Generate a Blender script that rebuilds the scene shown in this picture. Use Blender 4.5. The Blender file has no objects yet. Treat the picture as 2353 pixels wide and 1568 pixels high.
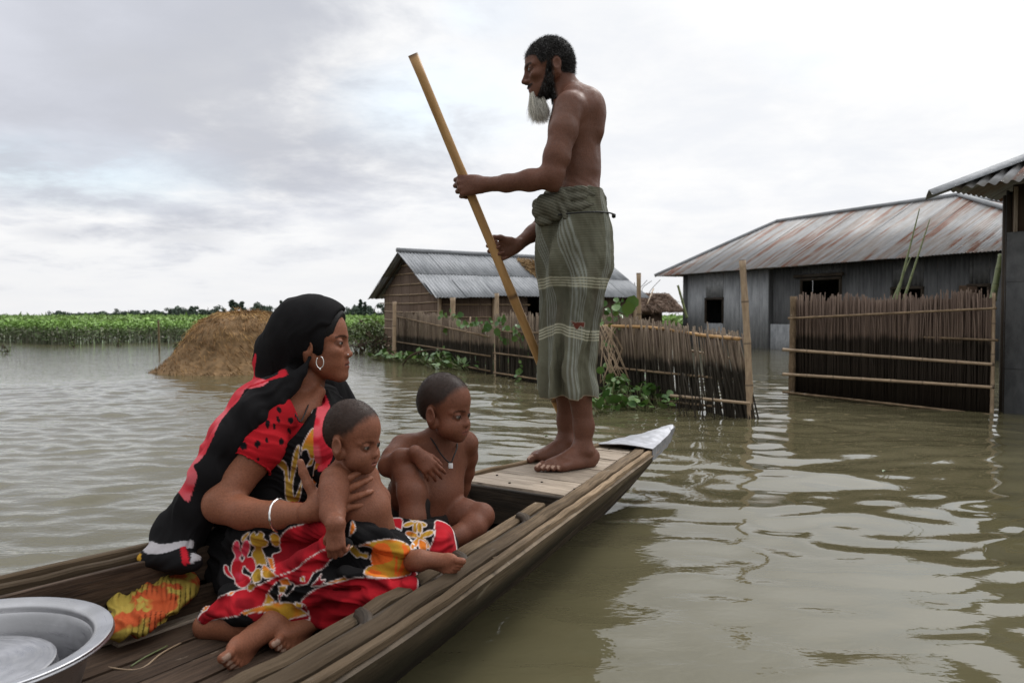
import bpy, math, random
import numpy as np
from mathutils import Vector, Matrix
random.seed(7); RNG = np.random.RandomState(7)
S = bpy.context.scene
# ---------------------------------------------------------------- camera
CAMH = 0.83; FOC = 1829.0; PITCH = math.radians(1.85)
cam_d = bpy.data.cameras.new('camera'); cam = bpy.data.objects.new('camera', cam_d); S.collection.objects.link(cam)
cam.location = (0, 0, CAMH); cam.rotation_euler = (math.radians(90) - PITCH, 0, 0)
cam_d.sensor_width = 36; cam_d.lens = 36 * FOC / 2352; cam_d.clip_start = 0.05; cam_d.clip_end = 6000
cam_d.dof.use_dof = True; cam_d.dof.focus_distance = 2.5; cam_d.dof.aperture_fstop = 7.1
S.camera = cam
# ---------------------------------------------------------------- sky
SUN_EL = math.radians(48); SUN_AZ = math.radians(38)      # azimuth from +Y towards +X (ahead, to the right)
w = bpy.data.worlds.new('World'); S.world = w; w.use_nodes = True
nt = w.node_tree; nt.nodes.clear()
def N(t, **k):
    n = nt.nodes.new(t)
    for a, b in k.items(): setattr(n, a, b)
    return n
L = lambda a, b: nt.links.new(a, b)
out = N('ShaderNodeOutputWorld'); bg = N('ShaderNodeBackground'); L(bg.outputs[0], out.inputs[0]); bg.inputs[1].default_value = 0.1
tc = N('ShaderNodeTexCoord'); DIR = tc.outputs['Generated']
sky = N('ShaderNodeTexSky'); sky.sky_type = 'NISHITA'; sky.sun_disc = False
sky.sun_elevation = SUN_EL; sky.sun_rotation = SUN_AZ; sky.air_density = 1.2; sky.dust_density = 2.0
sep = N('ShaderNodeSeparateXYZ'); L(DIR, sep.inputs[0])
def mth(op, a, b=None, c=None, clamp=False):
    n = N('ShaderNodeMath', operation=op, use_clamp=clamp)
    for i, v in enumerate((a, b, c)):
        if v is None: continue
        if isinstance(v, (int, float)): n.inputs[i].default_value = v
        else: L(v, n.inputs[i])
    return n.outputs[0]
def noise(vec, scale, detail=6, rough=.55, dist=0.0, loc=(0, 0, 0), scl=(1, 1, 1)):
    mp = N('ShaderNodeMapping'); mp.inputs['Location'].default_value = loc; mp.inputs['Scale'].default_value = scl; L(vec, mp.inputs[0])
    n = N('ShaderNodeTexNoise'); n.inputs['Scale'].default_value = scale; n.inputs['Detail'].default_value = detail
    n.inputs['Roughness'].default_value = rough; n.inputs['Distortion'].default_value = dist; L(mp.outputs[0], n.inputs['Vector'])
    return n.outputs['Fac']
def ramp(v, a, b, lo=0.0, hi=1.0):
    n = N('ShaderNodeMapRange', interpolation_type='SMOOTHSTEP'); L(v, n.inputs[0])
    n.inputs[1].default_value = a; n.inputs[2].default_value = b; n.inputs[3].default_value = lo; n.inputs[4].default_value = hi
    return n.outputs[0]
def mixc(f, a, b):
    n = N('ShaderNodeMix', data_type='RGBA')
    if isinstance(f, (int, float)): n.inputs[0].default_value = f
    else: L(f, n.inputs[0])
    for i, v in ((6, a), (7, b)):
        if isinstance(v, tuple): n.inputs[i].default_value = (*v, 1)
        else: L(v, n.inputs[i])
    return n.outputs[2]
# cloud deck: directions projected on a plane above so clouds flatten towards the horizon
zc = mth('ADD', mth('ABSOLUTE', sep.outputs[2]), 0.16)
cx = mth('DIVIDE', sep.outputs[0], zc); cy = mth('DIVIDE', sep.outputs[1], zc)
comb = N('ShaderNodeCombineXYZ'); L(cx, comb.inputs[0]); L(cy, comb.inputs[1])
CP = comb.outputs[0]
n1 = noise(CP, 0.9, 8, .55, .3, loc=(3.1, 1.7, 0))
n2 = noise(CP, 2.6, 8, .6, .2, loc=(7.3, -2.1, 2))
n3 = noise(CP, 0.45, 4, .5, .2, loc=(-4.2, 5.0, 1))
def pxdir(px, py):
    x = (px - 1176) / FOC; y = (784 - py) / FOC
    v = Vector((x, math.cos(PITCH) + y * math.sin(PITCH), -math.sin(PITCH) + y * math.cos(PITCH)))
    return v.normalized()
def blob(px, py, r0, r1, wob=.12, sx=1.0, sz=1.0):
    d = pxdir(px, py)
    vs = N('ShaderNodeVectorMath', operation='SUBTRACT'); L(DIR, vs.inputs[0]); vs.inputs[1].default_value = d
    ml = N('ShaderNodeVectorMath', operation='MULTIPLY'); L(vs.outputs[0], ml.inputs[0]); ml.inputs[1].default_value = (sx, sx, sz)
    ln = N('ShaderNodeVectorMath', operation='LENGTH'); L(ml.outputs[0], ln.inputs[0])
    dd = mth('ADD', ln.outputs['Value'], mth('MULTIPLY', mth('SUBTRACT', n2, .5), wob * 2.2))
    return ramp(dd, r0, r1, 1, 0)
grey_big = mth('MAXIMUM', blob(180, 90, .15, .33, .18, .8, 1.35), mth('MAXIMUM', blob(520, 330, .03, .20, .14, .6, 1.5), mth('MULTIPLY', blob(760, 350, .0, .14, .14, .6, 1.8), .5)))
grey_lo = mth('MAXIMUM', mth('MAXIMUM', blob(20, 440, .005, .05, .03, .8, 2.2), blob(130, 535, .0, .06, .03, .8, 3.2)), mth('MAXIMUM', blob(430, 545, .0, .07, .03, .8, 3.2), blob(840, 530, .0, .07, .04, .8, 2.4)))
grey_lo = mth('MAXIMUM', grey_lo, mth('MULTIPLY', blob(560, 455, .0, .16, .05, .6, 3.0), .7))
grey = mth('ADD', mth('MULTIPLY', grey_big, ramp(n1, .30, .62, .62, 1)), mth('MULTIPLY', ramp(n3, .6, .85), .06))
grey = mth('MINIMUM', mth('MAXIMUM', grey, mth('MULTIPLY', grey_lo, .34)), 1.0)
tex = ramp(n2, .3, .72)
whitec = mixc(tex, (9.1, 9.3, 9.7), (10.3, 10.3, 10.3))
horiz = ramp(sep.outputs[2], 0.0, .16, 1, 0)
whitec = mixc(mth('MULTIPLY', horiz, .75), whitec, (9.0, 9.0, 9.1))
sdv = N('ShaderNodeVectorMath', operation='DOT_PRODUCT'); L(DIR, sdv.inputs[0]); sdv.inputs[1].default_value = (math.sin(SUN_AZ) * math.cos(SUN_EL), math.cos(SUN_AZ) * math.cos(SUN_EL), math.sin(SUN_EL))
glow = mth('MULTIPLY', ramp(sdv.outputs['Value'], .80, 1.0, .985, 2.4), ramp(sep.outputs[2], .38, .95, 1.0, 1.5))
gl = N('ShaderNodeVectorMath', operation='SCALE'); L(whitec, gl.inputs[0]); L(glow, gl.inputs['Scale']); whitec = gl.outputs[0]
greyc = mixc(ramp(n1, .35, .65), (4.3, 4.5, 5.2), (7.0, 7.2, 7.9))
cloud = mixc(grey, whitec, greyc)
# thin blue gaps where the Nishita sky shows
hole = mth('MAXIMUM', mth('MAXIMUM', blob(1000, 240, .0, .13, .10, .7, 1.6), blob(2210, 60, .0, .14, .10, .6, 1.6)), mth('MAXIMUM', blob(150, 395, .0, .13, .06, .5, 2.4), blob(1110, 30, 0, .05, .04, .7, 1.4)))
hole = mth('MULTIPLY', mth('MAXIMUM', hole, mth('MULTIPLY', ramp(n1, .66, .8), .8)), ramp(n2, .36, .6, .2, 1))
bright = N('ShaderNodeVectorMath', operation='SCALE'); L(sky.outputs[0], bright.inputs[0]); bright.inputs['Scale'].default_value = 1.0
bl = N('ShaderNodeVectorMath', operation='ADD'); L(bright.outputs[0], bl.inputs[0]); bl.inputs[1].default_value = (4.8, 5.8, 6.2)
col = mixc(mth('MULTIPLY', hole, .55), cloud, bl.outputs[0])
away = N('ShaderNodeVectorMath', operation='SCALE'); L(col, away.inputs[0]); L(ramp(sdv.outputs['Value'], -.9, .35, .48, 1.0), away.inputs['Scale']); col = away.outputs[0]   # sky away from the sun, behind the view, dimmed to deepen the backlight
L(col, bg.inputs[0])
# ---------------------------------------------------------------- sun behind the thin cloud
sd = bpy.data.lights.new('sun', 'SUN'); sd.energy = 1.0; sd.angle = math.radians(14); sd.color = (1, .96, .9)
sun = bpy.data.objects.new('sun', sd); S.collection.objects.link(sun)
sdir = Vector((math.sin(SUN_AZ) * math.cos(SUN_EL), math.cos(SUN_AZ) * math.cos(SUN_EL), math.sin(SUN_EL)))
sun.rotation_euler = sdir.to_track_quat('Z', 'Y').to_euler(); sun.location = (3, 4, 8)
S.view_settings.view_transform = 'Standard'; S.view_settings.look = 'None'
S.view_settings.exposure = 0.0; S.view_settings.gamma = 1.0; S.view_settings.use_curve_mapping = False
S.cycles.max_bounces = 8; S.cycles.transparent_max_bounces = 8; S.cycles.use_denoising = True
# ================================================================ helpers
CP_, SP_ = math.cos(PITCH), math.sin(PITCH)
def P(px, py, d):
    """world point seen at pixel (2352 wide photo) at distance d along the view axis"""
    x = (px - 1176) / FOC; y = (784 - py) / FOC
    return np.array((d * x, d * (CP_ + y * SP_), CAMH + d * (-SP_ + y * CP_)))
def G(px, py, z=0.0):
    """world point where that line of sight meets the height z"""
    a = P(px, py, 1.0) - np.array((0, 0, CAMH)); t = (z - CAMH) / a[2]
    return np.array((0, 0, CAMH)) + a * t
def proj(V):
    x = V[:, 0]; y = V[:, 1]; z = V[:, 2] - CAMH
    d = y * CP_ - z * SP_; u = y * SP_ + z * CP_
    return np.stack((1176 + FOC * x / d, 784 - FOC * u / d), 1)
COL = S.collection
def tag(o, label=None, cat=None, group=None, kind=None):
    if label: o['label'] = label
    if cat: o['category'] = cat
    if group: o['group'] = group
    if kind: o['kind'] = kind
    return o
def empty(name, loc, label, cat, group=None, rz=0):
    o = bpy.data.objects.new(name, None); COL.objects.link(o); o.location = [float(c) for c in loc]; o.rotation_euler = (0, 0, rz)
    o.empty_display_size = .1
    return tag(o, label, cat, group)
def mk(name, V, F, mat, parent=None, uv=None, col=None, smooth=True, kind=None):
    """mesh object from arrays, coordinates in world space (moved to a local origin at its foot)"""
    V = np.asarray(V, dtype=np.float64).reshape(-1, 3)
    me = bpy.data.meshes.new(name)
    if isinstance(F, np.ndarray):
        nf, k = F.shape; loops = F.ravel(); starts = np.arange(nf) * k; tot = np.full(nf, k)
    else:
        tot = np.array([len(f) for f in F]); starts = np.concatenate(([0], np.cumsum(tot)[:-1])); loops = np.array([i for f in F for i in f]); nf = len(F)
    if parent is None:
        org = np.array([(V[:, 0].min() + V[:, 0].max()) / 2, (V[:, 1].min() + V[:, 1].max()) / 2, V[:, 2].min()])
    else:
        org = PO(parent)
    me.vertices.add(len(V)); me.vertices.foreach_set('co', (V - org).ravel().astype(np.float32))
    me.loops.add(len(loops)); me.loops.foreach_set('vertex_index', loops.astype(np.int32))
    me.polygons.add(nf); me.polygons.foreach_set('loop_start', starts.astype(np.int32)); me.polygons.foreach_set('loop_total', tot.astype(np.int32))
    me.polygons.foreach_set('use_smooth', np.full(nf, bool(smooth)))
    if uv is not None:
        u = me.uv_layers.new(name='UVMap'); u.data.foreach_set('uv', np.asarray(uv)[loops].ravel().astype(np.float32))
    if col is not None:
        c = me.color_attributes.new('Col', 'FLOAT_COLOR', 'POINT'); c4 = np.ones((len(V), 4), np.float32); c4[:, :3] = col
        c.data.foreach_set('color', c4.ravel())
    me.update(calc_edges=True); me.validate()
    me.materials.append(mat)
    o = bpy.data.objects.new(name, me); COL.objects.link(o)
    if parent is None: o.location = org
    else: o.parent = parent
    if kind: o['kind'] = kind
    return o
def PO(o):
    v = np.zeros(3)
    while o is not None: v = v + np.array(o.location); o = o.parent
    return v
def nrm(v): v = np.asarray(v, float); return v / (np.linalg.norm(v) + 1e-12)
def catmull(pts, n):
    pts = np.asarray(pts, float); m = len(pts)
    if m == 2: return np.linspace(pts[0], pts[1], n)
    t = np.linspace(0, m - 1 - 1e-9, n); i = t.astype(int); f = (t - i)[:, None]
    g = lambda k: pts[np.clip(k, 0, m - 1)]
    p0, p1, p2, p3 = g(i - 1), g(i), g(i + 1), g(i + 2)
    return .5 * ((2 * p1) + (-p0 + p2) * f + (2 * p0 - 5 * p1 + 4 * p2 - p3) * f ** 2 + (-p0 + 3 * p1 - 3 * p2 + p3) * f ** 3)
def sweep(path, sec, up=(0, 0, 1), scale=None, cap=True):
    """sweep the closed 2-D section sec (k,2) along path; returns V,F,UV (uv in metres)"""
    path = np.asarray(path, float); n = len(path); sec = np.asarray(sec, float); k = len(sec)
    T = np.gradient(path, axis=0); T /= np.linalg.norm(T, axis=1)[:, None] + 1e-12
    up = np.asarray(up, float)
    X = np.cross(T, up); X /= np.linalg.norm(X, axis=1)[:, None] + 1e-12; Y = np.cross(X, T)
    sc = np.ones(n) if scale is None else np.asarray(scale)
    V = path[:, None, :] + (sec[None, :, 0, None] * X[:, None, :] + sec[None, :, 1, None] * Y[:, None, :]) * sc[:, None, None]
    V = V.reshape(-1, 3)
    i = np.arange(n - 1)[:, None] * k; j = np.arange(k)[None, :]; j2 = (j + 1) % k
    F = np.stack((i + j, i + j2, i + k + j2, i + k + j), -1).reshape(-1, 4)
    per = np.concatenate(([0], np.cumsum(np.linalg.norm(np.diff(sec, axis=0), axis=1))))
    ln = np.concatenate(([0], np.cumsum(np.linalg.norm(np.diff(path, axis=0), axis=1))))
    UV = np.stack(np.broadcast_arrays(per[None, :], ln[:, None]), -1).reshape(-1, 2)
    F = [tuple(f) for f in F]
    if cap: F.append(tuple(range(k - 1, -1, -1))); F.append(tuple((n - 1) * k + q for q in range(k)))
    return V, F, UV
def circ(r, n=10): a = np.linspace(0, 2 * math.pi, n, endpoint=False); return np.stack((np.cos(a) * r, np.sin(a) * r), 1)
def rect(wd, th, b=.15):
    c = min(wd, th) * b; x, y = wd / 2, th / 2
    return np.array([(-x + c, -y), (x - c, -y), (x, -y + c), (x, y - c), (x - c, y), (-x + c, y), (-x, y - c), (-x, -y + c)])
def board(name, pts, wd, th, mat, parent=None, up=(0, 0, 1), scale=None, wob=0.0, n=None, b=.18):
    p = np.asarray(pts, float)
    n = n or max(2, int(np.linalg.norm(np.diff(p, axis=0), axis=1).sum() / .12) + 1)
    p = catmull(p, n)
    if wob: p = p + RNG.uniform(-wob, wob, p.shape)
    V, F, UV = sweep(p, rect(wd, th, b), up, scale)
    UV = UV + RNG.uniform(0, 50, 2)
    return mk(name, V, F, mat, parent, uv=UV, smooth=False)
def tube(name, pts, r, mat, parent=None, n=None, seg=8, taper=None, wob=0.0, kind=None):
    p = catmull(np.asarray(pts, float), n or max(2, 2 * len(pts)))
    if wob: p = p + RNG.uniform(-wob, wob, p.shape)
    sc = None if taper is None else np.interp(np.linspace(0, 1, len(p)), np.linspace(0, 1, len(taper)), taper)
    up = (0, 0, 1) if abs(nrm(p[-1] - p[0])[2]) < .9 else (0, 1, 0)
    V, F, UV = sweep(p, circ(r, seg), up, sc)
    UV = UV + RNG.uniform(0, 50, 2)
    return mk(name, V, F, mat, parent, uv=UV, kind=kind)
def bamboo_path(a, b, r, nodes, bend=0.0):
    """bamboo culm: radius list with swollen rings"""
    a = np.asarray(a, float); b = np.asarray(b, float); n = nodes * 6 + 1; t = np.linspace(0, 1, n)
    p = a + (b - a) * t[:, None]; p = p + np.sin(t * math.pi)[:, None] * np.asarray((bend, bend * .5, 0))
    rr = np.ones(n); rr[::6] = 1.13; rr[3::6] = .97
    return p, rr
def bamboo(name, a, b, r, mat, parent=None, nodes=4, bend=0., seg=10, t0=1., t1=.85):
    p, rr = bamboo_path(a, b, r, nodes, bend); rr = rr * np.linspace(t0, t1, len(rr))
    up = (0, 0, 1) if abs(nrm(p[-1] - p[0])[2]) < .9 else (0, 1, 0)
    V, F, UV = sweep(p, circ(r, seg), up, rr)
    L_ = np.linalg.norm(p[-1] - p[0]); UV[:, 1] = UV[:, 1] / L_ * nodes + 0.0
    return mk(name, V, F, mat, parent, uv=UV)
def sheet(A, th):
    """A (nu,nv,3) grid -> closed thin solid. returns V,F (quads ndarray)"""
    nu, nv, _ = A.shape
    du = np.gradient(A, axis=0); dv = np.gradient(A, axis=1); Nn = np.cross(du, dv); Nn /= np.linalg.norm(Nn, axis=2)[..., None] + 1e-12
    V = np.concatenate((A.reshape(-1, 3), (A - Nn * th).reshape(-1, 3)))
    I = np.arange(nu * nv).reshape(nu, nv); o = nu * nv
    q = np.stack((I[:-1, :-1], I[1:, :-1], I[1:, 1:], I[:-1, 1:]), -1).reshape(-1, 4)
    Fs = [q, q[:, ::-1] + o]
    for e in (I[0, :], I[-1, ::-1], I[::-1, 0], I[:, -1]):
        Fs.append(np.stack((e[:-1], e[1:], e[1:] + o, e[:-1] + o), -1))
    return V, np.concatenate(Fs)
def smooth01(x, a, b): t = np.clip((x - a) / (b - a), 0, 1); return t * t * (3 - 2 * t)
# value noise in numpy
_T = RNG.rand(64, 64, 64).astype(np.float32)
def vnoise(Pn):
    i = np.floor(Pn).astype(int); f = Pn - i; f = f * f * (3 - 2 * f); i &= 63; j = (i + 1) & 63
    x0, y0, z0 = i.T; x1, y1, z1 = j.T; fx, fy, fz = f.T
    l = lambda a, b, t: a + (b - a) * t
    return l(l(l(_T[x0, y0, z0], _T[x1, y0, z0], fx), l(_T[x0, y1, z0], _T[x1, y1, z0], fx), fy),
             l(l(_T[x0, y0, z1], _T[x1, y0, z1], fx), l(_T[x0, y1, z1], _T[x1, y1, z1], fx), fy), fz)
def fbm(Pn, oct=4):
    s = 0; a = .5
    for o in range(oct): s = s + a * vnoise(Pn * 2 ** o + o * 7.3); a *= .5
    return s
# ---------------------------------------------------------------- materials
class MB:
    def __init__(s, name, rough=.7, spec=.5, metal=0.0):
        s.m = bpy.data.materials.new(name); s.m.use_nodes = True; s.t = s.m.node_tree; s.b = s.t.nodes['Principled BSDF']
        s.b.inputs['Roughness'].default_value = rough; s.b.inputs['Specular IOR Level'].default_value = spec; s.b.inputs['Metallic'].default_value = metal
    def n(s, t, **k):
        x = s.t.nodes.new(t)
        for a, b in k.items(): setattr(x, a, b)
        return x
    def l(s, a, b): s.t.links.new(a, b)
    def coord(s, kind='Object', scale=(1, 1, 1), rnd=True, loc=(0, 0, 0)):
        if kind == 'UV': c = s.n('ShaderNodeTexCoord').outputs['UV']
        elif kind == 'World': c = s.n('ShaderNodeNewGeometry').outputs['Position']
        else: c = s.n('ShaderNodeTexCoord').outputs['Object']
        mp = s.n('ShaderNodeMapping'); mp.inputs['Scale'].default_value = scale; mp.inputs['Location'].default_value = loc; s.l(c, mp.inputs[0])
        if rnd and kind != 'World':
            oi = s.n('ShaderNodeObjectInfo'); ad = s.n('ShaderNodeVectorMath', operation='ADD'); sc = s.n('ShaderNodeMath', operation='MULTIPLY'); sc.inputs[1].default_value = 37.0
            s.l(oi.outputs['Random'], sc.inputs[0]); s.l(mp.outputs[0], ad.inputs[0]); s.l(sc.outputs[0], ad.inputs[1]); return ad.outputs[0]
        return mp.outputs[0]
    def noise(s, vec, scale=1., detail=4, rough=.6, dist=0.):
        x = s.n('ShaderNodeTexNoise'); x.inputs['Scale'].default_value = scale; x.inputs['Detail'].default_value = detail; x.inputs['Roughness'].default_value = rough
        x.inputs['Distortion'].default_value = dist; s.l(vec, x.inputs['Vector']); return x.outputs['Fac']
    def ramp(s, v, a, b, lo=0., hi=1.):
        x = s.n('ShaderNodeMapRange', interpolation_type='SMOOTHSTEP'); s.l(v, x.inputs[0])
        for i, q in enumerate((a, b, lo, hi)): x.inputs[i + 1].default_value = q
        return x.outputs[0]
    def math(s, op, a, b=None):
        x = s.n('ShaderNodeMath', operation=op)
        for i, v in enumerate((a, b)):
            if v is None: continue
            if isinstance(v, (int, float)): x.inputs[i].default_value = v
            else: s.l(v, x.inputs[i])
        return x.outputs[0]
    def mix(s, f, a, b, mode='MIX'):
        x = s.n('ShaderNodeMix', data_type='RGBA', blend_type=mode)
        if isinstance(f, (int, float)): x.inputs[0].default_value = f
        else: s.l(f, x.inputs[0])
        for i, v in ((6, a), (7, b)):
            if isinstance(v, tuple): x.inputs[i].default_value = (*v, 1)
            else: s.l(v, x.inputs[i])
        return x.outputs[2]
    def attr(s): x = s.n('ShaderNodeAttribute'); x.attribute_name = 'Col'; return x.outputs['Color']
    def base(s, c):
        if isinstance(c, tuple): s.b.inputs['Base Color'].default_value = (*c, 1)
        else: s.l(c, s.b.inputs['Base Color'])
    def rough(s, v): s.l(v, s.b.inputs['Roughness'])
    def bump(s, v, strength=.5, dist=.01, prev=None):
        x = s.n('ShaderNodeBump'); x.inputs['Strength'].default_value = strength; x.inputs['Distance'].default_value = dist; s.l(v, x.inputs['Height'])
        if prev is not None: s.l(prev, x.inputs['Normal'])
        s.l(x.outputs[0], s.b.inputs['Normal']); return x.outputs[0]
def plain(name, c, rough=.7, spec=.4, metal=0., var=.25, scale=20., bump=.2, bd=.003):
    b = MB(name, rough, spec, metal); co = b.coord(); f = b.noise(co, scale)
    d = tuple(x * (1 - var) for x in c); e = tuple(min(1, x * (1 + var)) for x in c)
    b.base(b.mix(b.ramp(f, .25, .75), d, e))
    if bump: b.bump(f, bump, bd)
    return b.m
def wood(name, dark, light, rough=.75, grain=(55, 3.5), patch=None, patchc=None, spec=.3, worn=.5, wet=None, zwet=None):
    b = MB(name, rough, spec); uv = b.coord('UV', (grain[0], grain[1], 1))
    g = b.noise(uv, 1., 8, .68, .7); big = b.noise(b.coord('UV', (7, 2.0, 1)), 1., 5, .6)
    c = b.mix(b.ramp(g, .3, .7), dark, light)
    c = b.mix(b.ramp(big, .42, .68, 0, worn), c, tuple(x * .42 for x in dark))
    fine = b.noise(b.coord('UV', (240, 9, 1)), 1., 3, .6)
    c = b.mix(b.ramp(fine, .60, .74, 0, .75), c, tuple(x * .3 for x in dark))
    if patch:
        p = b.noise(b.coord('UV', (14, 5, 1), loc=(3, 9, 0)), 1., 5, .65); c = b.mix(b.ramp(p, 1 - patch, 1 - patch + .05), c, patchc)
    if wet:      # the part of the boat that stays wet, darker and glossier with an uneven edge
        sp = b.n('ShaderNodeSeparateXYZ'); b.l(b.n('ShaderNodeNewGeometry').outputs['Position'], sp.inputs[0])
        wn = b.noise(b.coord('World', (3, 3, 3)), 1., 5, .65); yy = b.math('ADD', sp.outputs[1], b.math('MULTIPLY', wn, 1.3))
        c = b.mix(b.ramp(yy, wet - .45, wet + .45, .80, 0), c, tuple(x * .35 for x in dark))
        if zwet: c = b.mix(b.ramp(b.math('ADD', sp.outputs[2], b.math('MULTIPLY', wn, .06)), zwet - .05, zwet + .07, .9, 0), c, (.022, .020, .013))
    oi = b.n('ShaderNodeObjectInfo'); hv = b.math('MULTIPLY', oi.outputs['Random'], .45); hv = b.math('ADD', hv, .75)
    mu = b.n('ShaderNodeVectorMath', operation='SCALE'); b.l(c, mu.inputs[0]); b.l(hv, mu.inputs['Scale'])
    b.base(mu.outputs[0]); b.rough(b.ramp(big, .3, .7, rough - .2, rough + .1))
    x = b.bump(g, .55, .004); b.bump(fine, .6, .003, x)
    return b.m
# ================================================================ signed-distance modelling (bodies, cloth)
def ell(c, r, R=None):
    c = np.asarray(c, float); r = np.asarray(r, float); R = np.eye(3) if R is None else R
    ext = np.sqrt(((R * r[None, :]) ** 2).sum(1))
    def fn(X, Y, Z):
        x = X - c[0]; y = Y - c[1]; z = Z - c[2]
        a = (R[0, 0] * x + R[1, 0] * y + R[2, 0] * z); b = (R[0, 1] * x + R[1, 1] * y + R[2, 1] * z); d = (R[0, 2] * x + R[1, 2] * y + R[2, 2] * z)
        k0 = np.sqrt((a / r[0]) ** 2 + (b / r[1]) ** 2 + (d / r[2]) ** 2); k1 = np.sqrt((a / r[0] ** 2) ** 2 + (b / r[1] ** 2) ** 2 + (d / r[2] ** 2) ** 2) + 1e-9
        return k0 * (k0 - 1) / k1
    return (c - ext, c + ext, fn)
def rc(a, b, ra, rb, flat=None, fdir=None):
    """tapered capsule; flat<1 squashes it along fdir"""
    a = np.asarray(a, float); b = np.asarray(b, float); ba = b - a; l2 = ba @ ba + 1e-12; m = max(ra, rb)
    def fn(X, Y, Z):
        x = X - a[0]; y = Y - a[1]; z = Z - a[2]
        t = np.clip((x * ba[0] + y * ba[1] + z * ba[2]) / l2, 0, 1)
        x = x - t * ba[0]; y = y - t * ba[1]; z = z - t * ba[2]
        d2 = x * x + y * y + z * z
        if flat is not None:
            q = x * fdir[0] + y * fdir[1] + z * fdir[2]; d2 = d2 + q * q * (1 / flat ** 2 - 1)
            r = ra + (rb - ra) * t; dd = np.sqrt(d2) - r
            return dd * flat ** .5
        return np.sqrt(d2) - (ra + (rb - ra) * t)
    return (np.minimum(a, b) - m, np.maximum(a, b) + m, fn)
def chain(pts, rad, k=.01, flat=None, fdir=None):
    return [(rc(pts[i], pts[i + 1], rad[i], rad[i + 1], flat, fdir), k, 1) for i in range(len(pts) - 1)]
def smin(a, b, k):
    if k <= 0: return np.minimum(a, b)
    h = np.maximum(k - np.abs(a - b), 0) / k; return np.minimum(a, b) - h * h * k * .25
def axis(lo, hi, h, fine=()):
    v = [lo]
    while v[-1] < hi:
        s = h
        for a, b, q in fine:
            if a <= v[-1] <= b: s = q
        v.append(v[-1] + s)
    return np.array(v, np.float32)
def sdf_mesh(parts, h, fine=((), (), ()), bounds=None):
    """parts: list of (prims, k) with prims [(prim,k,op)]. smooth union -> surface nets. returns V,F"""
    lo = np.min([p[0][0] for pr, _ in parts for p in pr if p[2] > 0], axis=0) - .012
    hi = np.max([p[0][1] for pr, _ in parts for p in pr if p[2] > 0], axis=0) + .012
    if bounds is not None: lo = np.maximum(lo, bounds[0]); hi = np.minimum(hi, bounds[1])
    ax = [axis(lo[i], hi[i], h, fine[i]) for i in range(3)]
    D = np.full([len(a) for a in ax], 1.0, np.float32)
    def box(l, u):
        s = [(max(0, int(np.searchsorted(ax[i], l[i])) - 1), min(len(ax[i]), int(np.searchsorted(ax[i], u[i])) + 1)) for i in range(3)]
        return s
    for prims, kp in parts:
        pl = np.min([p[0][0] for p in prims], axis=0) - .035; pu = np.max([p[0][1] for p in prims], axis=0) + .035
        b = box(pl, pu)
        if any(q[1] - q[0] < 1 for q in b): continue
        E = np.full([q[1] - q[0] for q in b], 1.0, np.float32)
        for pr, k, op in prims:
            m = .012 + k
            c = box(pr[0] - m, pr[1] + m)
            c = [(max(c[i][0], b[i][0]), min(c[i][1], b[i][1])) for i in range(3)]
            if any(q[1] - q[0] < 1 for q in c): continue
            X = ax[0][c[0][0]:c[0][1], None, None]; Y = ax[1][None, c[1][0]:c[1][1], None]; Z = ax[2][None, None, c[2][0]:c[2][1]]
            sl = tuple(slice(c[i][0] - b[i][0], c[i][1] - b[i][0]) for i in range(3))
            d = pr[2](X, Y, Z).astype(np.float32)
            E[sl] = smin(E[sl], d, k) if op > 0 else -smin(-E[sl], d, k)
        sl = tuple(slice(*q) for q in b)
        D[sl] = smin(D[sl], E, kp) if kp >= 0 else -smin(-D[sl], E, -kp)
    return surface_nets(D, ax)
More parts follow.
